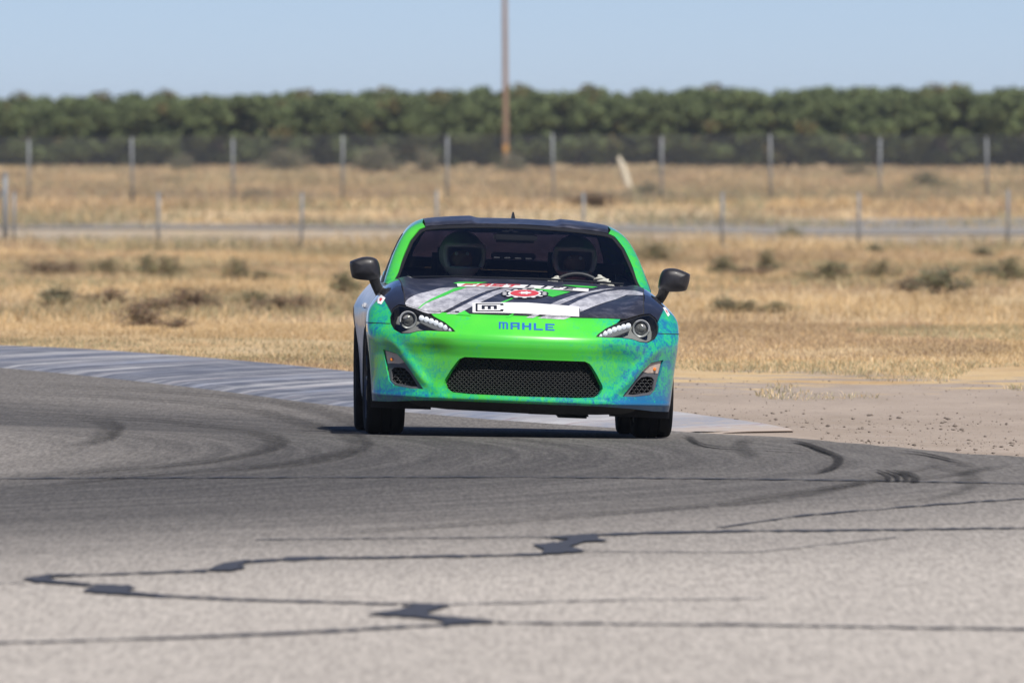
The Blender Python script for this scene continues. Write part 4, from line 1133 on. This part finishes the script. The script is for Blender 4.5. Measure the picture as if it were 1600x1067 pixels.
def occupant(sx, driver, label):
    p = empty('person'); p.matrix_world = M_BODY @ Matrix.Translation((0, -.07, 0)); tag(p, label, 'person')
    y0 = 1.78; hz = .955
    J = [(sx, 1.86, .42, (.17, .12)), (sx, 1.90, .56, (.155, .11)), (sx, 1.93, .70, (.18, .12)), (sx, 1.915, .79, (.10, .08)), (sx, 1.88, .86, .055), (sx, 1.86, .90, .05), (sx, 1.85, .94, .05),
         (sx - .19, 1.92, .755, .068), (sx + .19, 1.92, .755, .068)]
    B = [(0, 1), (1, 2), (2, 3), (3, 4), (4, 5), (5, 6), (3, 7), (3, 8)]
    if driver: el = [(sx - .25, 1.62, .62), (sx + .27, 1.64, .66)]; wr = [(wheel_c.x - .165, 1.36, .80), (wheel_c.x + .165, 1.36, .815)]
    else: el = [(sx - .24, 1.72, .52), (sx + .24, 1.72, .52)]; wr = [(sx - .15, 1.50, .46), (sx + .15, 1.50, .46)]
    for s in (0, 1):
        b = len(J); J += [(*el[s], .048), (*wr[s], .033)]; B += [(7 + s, b), (b, b + 1)]
    for s in (-1, 1):
        b = len(J); J += [(sx + s * .10, 1.80, .42, .09), (sx + s * .14, 1.42, .52, .065), (sx + s * .12, 1.08, .32, .045), (sx + s * .12, .98, .30, .04)]; B += [(0, b), (b, b + 1), (b + 1, b + 2), (b + 2, b + 3)]
    skin_obj('body', J, B, M['suit_red'] if driver else M['suit'], p)
    # head with brow, nose and chin inside the helmet
    hd = skin_obj('face', [(sx, 1.86, .91, .06), (sx, 1.80, .915, .062), (sx, 1.80, .955, .080), (sx, 1.722, .953, .013), (sx, 1.81, 1.00, .082)], [(0, 1), (1, 2), (2, 3), (2, 4)], M['skin'], p)
    for s in (-1, 1): lathe('eye', [(0, -.012), (.008, -.009), (.012, 0), (.008, .009), (0, .012)], 'y', M['decal_white'], p, 12, (sx + s * .030, 1.732, .978))
    helmet_mesh('helmet', (sx, 1.83, .972), R(0 if driver else 12), p)
    for s in (0, 1):                                       # gloves with curled fingers
        w = Vector(wr[s]); sg = -1 if s == 0 else 1
        if driver: fwd = Vector((0, -.8, .35)).normalized(); side = Vector((-sg * .6, -.1, .78)).normalized(); curl = Vector((-sg * .9, .2, -.2)).normalized()
        else: fwd = Vector((0, -1, -.1)).normalized(); side = Vector((sg, 0, 0)); curl = Vector((0, 0, -1))
        J2 = [(*w, .030), (*(w + fwd * .045), .034)]; B2 = [(0, 1)]
        for k in range(4):
            b = len(J2); r = w + fwd * .075 + side * (.030 - .020 * k); L = (.030, .034, .032, .025)[k]
            a = r + fwd * L * .7 + curl * .012; c = a + curl * L + fwd * .004; e = c + curl * L * .6 - fwd * .018
            J2 += [(*r, .0105), (*a, .0095), (*c, .009), (*e, .008)]; B2 += [(1, b), (b, b + 1), (b + 1, b + 2), (b + 2, b + 3)]
        b = len(J2); r = w + fwd * .03 + side * .036; a = r + side * .022 + fwd * .02; c = a + fwd * .022 + curl * .02
        J2 += [(*r, .012), (*a, .011), (*c, .009)]; B2 += [(0, b), (b, b + 1), (b + 1, b + 2)]
        skin_obj('glove', J2, B2, M['white_cloth'] if driver else M['decal_black'], p)
    if driver:
        tube_obj('collar', [(sx - .07, 1.83, .79), (sx, 1.80, .785), (sx + .07, 1.83, .79)], .022, M['white_cloth'], p)
        tube_obj('sleeve_stripe', [(*(Vector(wr[1]) + Vector((.012, .03, -.01))),), (*(Vector(wr[1]) + Vector((.05, .12, -.05))),)], .045, M['white_cloth'], p, 12)
    for s in (-1, 1): tube_obj('harness_strap', [(sx + s * .07, 2.02, .80), (sx + s * .075, 1.83, .79), (sx + s * .06, 1.78, .60), (sx + s * .03, 1.75, .48)], .018, M['suit'], p, 6)
occupant(.345, True, 'driver in a pale-rimmed helmet and red suit gripping the steering wheel')
occupant(-.305, False, 'passenger in a pale-rimmed helmet and dark suit beside the driver')

# ------------------------------------------------------------------ vegetation helpers
def tint_mat(name, rough=.9, trans=0.):
    t = NT(name); a = t.new('ShaderNodeAttribute', attribute_name='tint').outputs[0]
    t.set(Base_Color=a, Roughness=rough, Specular_IOR_Level=.1)
    if trans:
        tl = t.new('ShaderNodeBsdfTranslucent'); t.l.new(a, tl.inputs[0])
        mx = t.new('ShaderNodeMixShader'); mx.inputs[0].default_value = trans
        t.l.new(t.b.outputs[0], mx.inputs[1]); t.l.new(tl.outputs[0], mx.inputs[2]); t.l.new(mx.outputs[0], t.out.inputs[0])
    return t.mat
M['straw'] = tint_mat('dry_grass', .9, .45)
M['leaf'] = tint_mat('leaves', .7, .4)
M['bark'] = simple('bark', (.10, .075, .055), .95, scale=8)
M['wood'] = simple('weathered_wood', (.25, .165, .115), .9, 0, .35, 5)

def blades(x, y, h, w, lean, col):
    n = len(x); ang = rng.random(n) * math.pi; la = rng.random(n) * 2 * math.pi
    z = gz(x, y); l = lean * h * rng.random(n)
    dx = np.cos(ang) * w / 2; dy = np.sin(ang) * w / 2
    A = np.column_stack([x - dx, y - dy, z - .01]); B = np.column_stack([x + dx, y + dy, z - .01])
    mx = x + np.cos(la) * l * .4; my = y + np.sin(la) * l * .4
    C = np.column_stack([mx + dx * .7, my + dy * .7, z + h * .6]); D = np.column_stack([mx - dx * .7, my - dy * .7, z + h * .6])
    Ec = np.column_stack([x + np.cos(la) * l, y + np.sin(la) * l, z + h])
    V = np.stack([A, B, C, D, Ec], 1).reshape(-1, 3); b = np.arange(n)[:, None] * 5
    T = np.concatenate([b + [0, 1, 2], b + [0, 2, 3], b + [3, 2, 4]], 0)
    return V, T, np.repeat(col, 5, 0)

STRAW = np.array([(.66, .50, .285), (.72, .575, .365), (.60, .43, .225), (.44, .33, .22), (.37, .335, .205)])
def field(d0, d1, n, hmin, hmax, wk, dens, olive=.05, brown=.0, margin=2.5, yard=True):
    # spread over the wedge of land seen from the track side, wider than the picture
    u = rng.random(n * 3); y = np.sqrt(d0 * d0 + u * (d1 * d1 - d0 * d0)) if dens != 'near' else d0 + (d1 - d0) * u
    x = (rng.random(len(y)) - .5) * (.072 * y + 2 * margin)
    p = vnoise(x, y * .35, .45) * .6 + vnoise(x + 50, y * .35 + 9, 1.9) * .4
    keep = rng.random(len(y)) < .22 + .78 * sstep(.25, .65, p)
    # bare dirt beside the bend, behind the kerb line and on the gravel yard
    kx = np.interp(y, [t[1] for t in topk], [t[0] for t in topk])
    edge = np.where(x > kx + .9, 97.5 + .42 * x + 8 * (vnoise(x, y * .35, 1.1) - .5) * 2, 93.5)
    keep &= (y > edge) & (((x > kx + .04) | (y > 127.5)) if d0 < 150 else True)
    wob = (vnoise(x + 7, y * .25, .22) - .5) * 26
    keep &= ~((y > 352) & (y < 382) & (vnoise(x + 40, y * .4, .12) > .62))
    if yard: keep &= ~((y + wob > 300) & (y + wob < 356) & (rng.random(len(y)) > .04 + .8 * sstep(.45, .72, vnoise(x + 3, y * .4, .5))))
    x = x[keep][:n]; y = y[keep][:n]; p = p[keep][:n]; n = len(x)
    h = (hmin + (hmax - hmin) * rng.random(n)**1.5) * (.55 + .9 * p)
    w = (.003 + wk * y) * (.7 + .6 * rng.random(n))
    k = rng.integers(0, 3, n); c = STRAW[k]
    pat = vnoise(x + 31, y * .3 + 77, .30)
    c = np.where((pat > .52 - brown)[:, None] & (rng.random(n) < .6)[:, None], STRAW[3], c)
    pat2 = vnoise(x + 131, y * .3 + 7, .25)
    c = np.where((pat2 > .62 - olive)[:, None] & (rng.random(n) < .6)[:, None], STRAW[4], c)
    c = c * (.8 + .4 * rng.random(n))[:, None] * (.68 + .6 * vnoise(x, y * .2, .55))[:, None]
    c = c * (1 + .14 * (1 - sstep(100, 170, y)) + .14 * sstep(300, 360, y))[:, None]
    return blades(x, y, h, w, 1.9, c)
def merge(L):
    V = []; T = []; C = []; b = 0
    for v, t, c in L: V.append(v); T.append(t + b); C.append(c); b += len(v)
    return np.concatenate(V), np.concatenate(T), np.concatenate(C)
V, T, C = merge([field(84.5, 135, 210000, .006, .045, .00003, 'near', .02), field(135, 312, 130000, .03, .15, .00006, 'far', .08, .03), field(292, 313, 9000, .10, .36, .00007, 'far', .15, .05, 2.5, False), field(340, 358, 6000, .08, .30, .00007, 'far', .12, .05, 2.5, False)])
g1 = fast_mesh('dry_grass', V, T, M['straw'], col=C); tag(g1, 'dry straw grass between the track and the low fence', 'grass', kind='stuff')
V, T, C = merge([field(352, 716, 120000, .10, .38, .00010, 'far', .10, .12, 4)])
g2 = fast_mesh('dry_grass', V, T, M['straw'], col=C); tag(g2, 'tall tan weeds between the gravel yard and the orchard', 'grass', kind='stuff')

# pebbles and clods on the bare dirt beside the bend
n = 8000
y = 72 + 27 * rng.random(n); x = .2 + rng.random(n) * 6.0
ex = np.interp(y, [p[1] for p in right_edge[::-1]], [p[0] for p in right_edge[::-1]]); ex = np.where(y > 80.6, np.interp(y, [t[1] for t in topk], [t[0] for t in topk]), ex)
k = x > ex + .12; x = x[k]; y = y[k]; n = len(x)
s = (.002 + .009 * rng.random(n)**7) * (.4 + 1.2 * vnoise(x, y * .3, .8))
ico = np.array([(0, 0, 1), (.9, 0, .1), (0, .9, .1), (-.9, 0, .1), (0, -.9, .1), (0, 0, -.6)]); it = np.array([(0, 1, 2), (0, 2, 3), (0, 3, 4), (0, 4, 1), (5, 2, 1), (5, 3, 2), (5, 4, 3), (5, 1, 4)])
jit = .6 + .8 * rng.random((n, 6, 3))
V = ico[None] * jit * s[:, None, None] * np.array([1.2, 1.2, .8]) + np.stack([x, y, gz(x, y) + s * .3], 1)[:, None]
T = (np.arange(n)[:, None, None] * 6 + it[None]).reshape(-1, 3)
C = np.repeat(np.array([(.36, .305, .26)]) * (.7 + .6 * rng.random(n))[:, None], 6, 0)
gv = fast_mesh('gravel', V.reshape(-1, 3), T, M['straw'], col=C); tag(gv, 'loose stones scattered on the dirt beside the bend', 'gravel', kind='stuff')

# ------------------------------------------------------------------ shrubs in the field
def shrub_mesh(nm, base, seed, dry):
    r = np.random.default_rng(seed); V = []; T = []; C = []; b = 0
    ntw = 34; tips = []
    for k in range(ntw):
        a = r.random() * 2 * math.pi; el = .25 + r.random() * 1.2; L = .55 + .45 * r.random()
        d = np.array([math.cos(a) * math.cos(el), math.sin(a) * math.cos(el), math.sin(el)]) * L * np.array([.5, .5, 1.])
        tips.append(d)
    n = 1500 if dry else 1900
    i = r.integers(0, ntw, n); t = .25 + .75 * np.sqrt(r.random(n)); P = np.array(tips)[i] * t[:, None] + r.normal(0, .055, (n, 3)); P[:, 2] = np.maximum(P[:, 2], .01)
    s = (.018 + .03 * r.random(n))[:, None]; u = r.normal(size=(n, 3)); u /= np.linalg.norm(u, axis=1)[:, None]; w = np.cross(u, r.normal(size=(n, 3))); w /= np.linalg.norm(w, axis=1)[:, None]
    V = np.stack([P - u * s * 1.6, P + w * s * .5, P + u * s * 1.6], 1).reshape(-1, 3); T = np.arange(n * 3).reshape(-1, 3)
    C = np.repeat(np.array(base)[None] * (.6 + .8 * r.random(n))[:, None] * (.7 + .6 * r.random((n, 3)) * .4), 3, 0)
    o = fast_mesh(nm, V, T, M['leaf'], col=C)
    me = o.data; bpy.data.objects.remove(o)
    bm = bmesh.new()
    for d in tips[:14]: tube(bm, [(0, 0, -.02), tuple(d * .5 + np.array([0, 0, .03])), tuple(d * .95)], [.012, .008, .004], 4, False)
    st = bpy.data.meshes.new('stem'); bm.to_mesh(st); bm.free(); st.materials.append(M['bark'])
    return me, st
SH = {'brown': [shrub_mesh('foliage', (.33, .245, .17), 3, True), shrub_mesh('foliage', (.35, .26, .18), 5, True)],
      'olive': [shrub_mesh('foliage', (.37, .32, .195), 6, False), shrub_mesh('foliage', (.34, .305, .185), 8, False)],
      'grey': [shrub_mesh('foliage', (.36, .335, .22), 9, False), shrub_mesh('foliage', (.33, .315, .21), 12, False)]}
ORD = ['first', 'second', 'third', 'fourth', 'fifth', 'sixth', 'seventh', 'eighth', 'ninth', 'tenth', 'eleventh', 'twelfth', 'thirteenth', 'fourteenth', 'fifteenth', 'sixteenth', 'seventeenth']
shr = [('brown', 72, 432, 70, 26), ('brown', 110, 430, 50, 22), ('olive', 165, 432, 44, 26), ('olive', 232, 433, 34, 36), ('olive', 262, 436, 40, 34), ('olive', 370, 440, 34, 34), ('olive', 412, 440, 50, 16),
       ('grey', 95, 478, 60, 30), ('brown', 169, 476, 52, 28), ('brown', 246, 492, 56, 30), ('brown', 300, 488, 66, 42), ('brown', 217, 513, 52, 40), ('brown', 278, 516, 40, 20), ('brown', 432, 490, 62, 28), ('brown', 466, 484, 40, 26), ('olive', 392, 476, 50, 22), ('olive', 540, 458, 44, 34), ('olive', 322, 480, 40, 20),
       ('olive', 1022, 412, 46, 30), ('olive', 1132, 434, 46, 34), ('brown', 1177, 434, 56, 20), ('olive', 1298, 442, 70, 34), ('olive', 1374, 440, 44, 32), ('grey', 1470, 460, 62, 42), ('brown', 1425, 456, 46, 24), ('olive', 1217, 490, 44, 18), ('olive', 1165, 490, 50, 20), ('grey', 1128, 490, 36, 26), ('grey', 1545, 438, 40, 24), ('olive', 1580, 442, 44, 40), ('grey', 1235, 376, 34, 20), ('grey', 1368, 398, 24, 16), ('grey', 1532, 402, 30, 16), ('olive', 1200, 430, 30, 40),
       ('grey', 399, 316, 48, 20), ('olive', 1450, 300, 60, 30), ('grey', 1010, 316, 40, 30), ('brown', 930, 324, 60, 26), ('grey', 590, 276, 56, 44), ('grey', 665, 276, 36, 40), ('grey', 800, 276, 30, 36), ('grey', 450, 274, 60, 36), ('grey', 285, 274, 40, 28), ('olive', 1340, 282, 40, 22)]
colw = {'brown': 'brown dried', 'olive': 'olive leafy', 'grey': 'grey-green'}
zone = lambda x, y: 'by the orchard' if y < 330 else ('in the field left of the car' if x < 700 else 'in the field right of the car')
buckets = {}
for sdt in shr: buckets.setdefault((sdt[0], zone(sdt[1], sdt[2])), []).append(sdt)
for (kind, zn), lst in buckets.items():
    for i, (_, px, py, wpx, hpx) in enumerate(sorted(lst, key=lambda t: t[1])):
        gx, gy = ground_at(px, py); kk = F_PX / gy
        o = empty('shrub', (gx, gy, float(gz(gx, gy)) - .01), (0, 0, random.random() * 6.3))
        w = wpx / kk * 2.1; h = hpx / kk * 1.2
        o.scale = (w, w, h)
        a, b = SH[kind][i % 2]
        link('foliage', a, o); link('stem', b, o)
        wd = ORD[i] if len(lst) > 1 else 'only'
        tag(o, f'{colw[kind]} shrub {zn}, {wd} such from the left', 'shrub', f'{colw[kind]} shrubs {zn}')

# service road between the two fences
sr = [ground_at(*p) for p in densify([(-260, 352), (560, 353), (960, 347), (1860, 341), (1860, 367), (1240, 368), (960, 362), (560, 359), (-260, 358)], 60)]
M['old_asphalt'] = simple('old_asphalt', (.23, .215, .195), .9, 0, .3, .25)
service = flat_panel('service_road', sr, M['old_asphalt'], None, .03, 1.5, (1, 1)); tag(service, kind='structure')

# ------------------------------------------------------------------ fences
def post_mesh(h, r):
    bm = bmesh.new(); tube(bm, [(0, 0, -.05), (0, 0, h * .5), (0, 0, h)], [r, r, r * .97], 10)
    tube(bm, [(0, 0, h), (0, 0, h + r * .6), (0, 0, h + r)], [r * 1.15, r * 1.0, r * .3], 10)
    bmesh.ops.recalc_face_normals(bm, faces=bm.faces[:])
    me = bpy.data.meshes.new('post'); bm.to_mesh(me); bm.free(); me.shade_smooth(); me.materials.append(M['steel']); return me
def fence(label, D, px_list, h, r, link_mesh, topbar, wires):
    root = empty('wire_fence', (0, D, 0)); tag(root, label, 'fence')
    k = F_PX / D; pm = post_mesh(h, r); xs_ = [(p - 800) / k for p in px_list]
    step = np.median(np.diff(xs_)); xs_ = [xs_[0] - 2 * step, xs_[0] - step] + xs_ + [xs_[-1] + step, xs_[-1] + 2 * step]
    for x in xs_:
        p = link('post', pm, root); p.location = (x, 0, float(gz(x, D))); p.rotation_euler = (R(random.uniform(-1, 1)), R(random.uniform(-1.2, 1.2)), random.random() * 6)
        p.scale = (1, 1, random.uniform(.97, 1.03))
    zf = lambda x, f: float(gz(x, D)) + h * f
    for f in wires:
        pts = []
        for a, b in zip(xs_, xs_[1:]):
            for t in (0, .25, .5, .75): x = a + (b - a) * t; pts.append((x, r * .9, zf(x, f) - .03 * math.sin(math.pi * t) * random.random()))
        bm = bmesh.new(); tube(bm, pts, topbar if f == wires[0] else .004, 5, False); from_bm('line_wire', bm, M['wire'], root)
    if link_mesh:
        V = []; x = xs_[0]; lo, hi = .05, h * .97; ww = .0034; s = .075
        xx = np.arange(xs_[0] - h, xs_[-1] + h, s); V = []; 
        for sg in (1, -1):
            for x in xx:
                a = np.array([x, 0, lo]); b = np.array([x + sg * (hi - lo), 0, hi])
                if b[0] < xs_[0] or b[0] > xs_[-1] or a[0] < xs_[0] or a[0] > xs_[-1]: continue
                za = float(gz(a[0], D)); zb = float(gz(b[0], D)); pr = np.array([sg * .7, 0, -.7]) * ww
                A = a + [0, 0, za]; B = b + [0, 0, zb]; V += [A - pr, A + pr, B + pr, B - pr]
        V = np.array(V); V[:, 1] += .03; T = np.arange(len(V)).reshape(-1, 4)
        o = fast_mesh('chain_link', V, T, M['wire'], root); o['kind'] = 'stuff'
    return root
fence('tall grey chain-link fence on steel posts in front of the orchard', 400., [45, 207, 364, 535, 698, 865, 1034, 1204, 1374, 1543], 1.92, .036, True, .012, [1.0, .5, .03])
fence('low wire fence on slim grey posts along the gravel yard', 302., [22, 247, 471, 683, 912, 1128, 1342, 1574], 1.22, .031, False, .006, [.95, .70, .45, .2])
# taller end post at the left of the low fence
ep = empty('gate_post', (0, 0, 0)); gx = (8 - 800) / (F_PX / 304.); ep.location = (gx, 304., float(gz(gx, 304.)))
pm = post_mesh(1.55, .06); link('shaft', pm, ep); tag(ep, 'pale taller post with a slanted brace at the left end of the low fence', 'post')
br = tube_obj('brace', [(.0, .05, 1.3), (-.8, .05, .05)], .025, M['steel'], ep)

# leaning broken white stake
M['pale_wood'] = simple('pale_sun_bleached_wood', (.66, .60, .46), .85, 0, .15, 4)
gx, gy = ground_at(984, 305); kk = F_PX / gy
stk = empty('leaning_stake', (gx, gy, float(gz(gx, gy))))
bm = bmesh.new(); tube(bm, [(.02, 0, -.1), (-.02, .0, 10 / kk), (-6 / kk, .02, 27 / kk), (-12 / kk, .05, 46 / kk), (-17 / kk, .06, 58 / kk), (-17.5 / kk, .06, 61 / kk)], [7 / kk, 5.5 / kk, 6.5 / kk, 5 / kk, 3.2 / kk, 1. / kk], 9)
bmesh.ops.recalc_face_normals(bm, faces=bm.faces[:]); from_bm('shaft', bm, M['pale_wood'], stk)
tag(stk, 'pale sun-bleached stake leaning left in the tan weeds', 'stake')
for z, a in ((.45, 1.), (.8, 2.2)): tube_obj('splinter', [(-8 / kk * z * 1.4, 0, z), (-8 / kk * z * 1.4 + .12 * math.cos(a), -.03, z + .16)], [.03, .006], M['pale_wood'], stk, 5)

# ------------------------------------------------------------------ orchard
def tree_mesh(seed):
    r = np.random.default_rng(seed); nc = 74; cl = []
    while len(cl) < nc:
        p = r.normal(size=3); p /= np.linalg.norm(p); p *= r.random()**.35
        p = np.sign(p) * np.abs(p)**.8 * np.array([2.3, 2.3, 1.75]) + np.array([0, 0, 2.1]); cl.append(p)
    cl = np.array(cl); cr = .36 + .26 * r.random(nc); ct = .82 + .36 * r.random(nc); warm = r.random(nc) < .09
    m = 150; n = nc * m; i = np.repeat(np.arange(nc), m)
    d = r.normal(size=(n, 3)); d /= np.linalg.norm(d, axis=1)[:, None]
    P = cl[i] + d * (cr[i] * (.35 + .65 * r.random(n)))[:, None] * np.array([1, 1, .8]); P[:, 2] = np.maximum(P[:, 2], .2)
    s = (.07 + .07 * r.random(n))[:, None]; u = r.normal(size=(n, 3)); u[:, 2] *= .6; u /= np.linalg.norm(u, axis=1)[:, None]
    w = np.cross(u, r.normal(size=(n, 3))); w /= np.linalg.norm(w, axis=1)[:, None]
    V = np.stack([P - u * s * 1.3, P + w * s * .75, P + u * s * 1.3, P - w * s * .75], 1).reshape(-1, 3); T = np.arange(n * 4).reshape(-1, 4)
    base = np.array([.175, .215, .095]) * ct[i][:, None] * (.7 + .6 * r.random(n))[:, None]
    wm = np.array([.22, .18, .08]) * (.7 + .6 * r.random(n))[:, None]
    C = np.where((warm[i] & (r.random(n) < .7))[:, None], wm, base)
    o = fast_mesh('crown', V, T, M['leaf'], col=np.repeat(C, 4, 0)); me = o.data; bpy.data.objects.remove(o)
    bm = bmesh.new(); tube(bm, [(0, 0, -.1), (.03, 0, .5), (.02, .02, 1.0), (0, 0, 1.6)], [.17, .13, .12, .08], 8)
    for k in range(6):
        a = k * 1.05 + r.random(); tube(bm, [(0, 0, .9), (.6 * math.cos(a), .6 * math.sin(a), 1.6), (1.5 * math.cos(a), 1.5 * math.sin(a), 2.6)], [.08, .05, .02], 6)
    bmesh.ops.recalc_face_normals(bm, faces=bm.faces[:]); tm = bpy.data.meshes.new('trunk'); bm.to_mesh(tm); bm.free(); tm.materials.append(M['bark'])
    return me, tm
TR = [tree_mesh(s) for s in (21, 22, 23, 24, 25)]
rows = ['front', 'second', 'third', 'fourth', 'fifth', 'sixth']
for rI in range(5):
    D = 722 + rI * 3.6; k = F_PX / D; nT = 17
    for i in range(nT):
        x = (i - (nT - 1) / 2) * 3.7 + (rI % 2) * 1.85 + random.uniform(-.5, .5)
        t = empty('orchard_tree', (x, D + random.uniform(-.6, .6), float(gz(x, D)) - .02), (0, 0, random.random() * 6.28))
        s = random.uniform(.985, 1.015) * (1.0 + .0022 * x) * (1.0 + .01 * rI); t.scale = (s * random.uniform(1.05, 1.2), s * 1.1, s)
        cm, tm = TR[(i * 3 + rI * 2 + random.randint(0, 1)) % 5]; link('crown', cm, t); link('trunk', tm, t)
        if rI == 0: tag(t, f'dense green orchard tree, {ORD[i]} from the left in the front row', 'tree', 'orchard trees, front row')
        else: tag(t, f'green orchard tree of the {rows[rI]} row, mostly hidden behind the rows before it', 'tree', f'orchard trees, {rows[rI]} row')

# utility pole standing at the orchard edge
D = 700.; k = F_PX / D; gx = (790 - 800) / k
pole = empty('utility_pole', (gx, D, float(gz(gx, D)))); tag(pole, 'tall brown wooden utility pole rising above the orchard', 'pole')
bm = bmesh.new(); tube(bm, [(0, 0, -.3), (.0, 0, 3), (-.03, 0, 7), (-.06, 0, 11)], [.145, .135, .125, .11], 12)
bmesh.ops.recalc_face_normals(bm, faces=bm.faces[:]); from_bm('shaft', bm, M['wood'], pole)
lathe('marker_band', [(.144, 0), (.148, .01), (.147, .42), (.140, .43)], 'z', simple('orange_band', (.50, .25, .05), .7, 0, .3, 6), pole, 16, (0, 0, .92))
lathe('pole_cap', [(.124, 0), (.126, .06), (.0, .10)], 'z', M['steel'], pole, 12, (-.06, 0, 11))

# ------------------------------------------------------------------ dusty summer air
hz = boxes_mesh('haze', [(-16100, 16100, -120, 16200, -2.5, 12.5)], M['steel'])
hz.data.materials.clear()
hm = bpy.data.materials.new('haze_air'); hm.use_nodes = True; nt = hm.node_tree; nt.nodes.remove(nt.nodes['Principled BSDF'])
pv = nt.nodes.new('ShaderNodeVolumePrincipled'); pv.inputs['Color'].default_value = (.80, .88, 1.0, 1); pv.inputs['Density'].default_value = .00009
nt.links.new(pv.outputs[0], nt.nodes['Material Output'].inputs['Volume']); hz.data.materials.append(hm)
tag(hz, 'thin pale summer haze over the field', 'haze', kind='stuff')
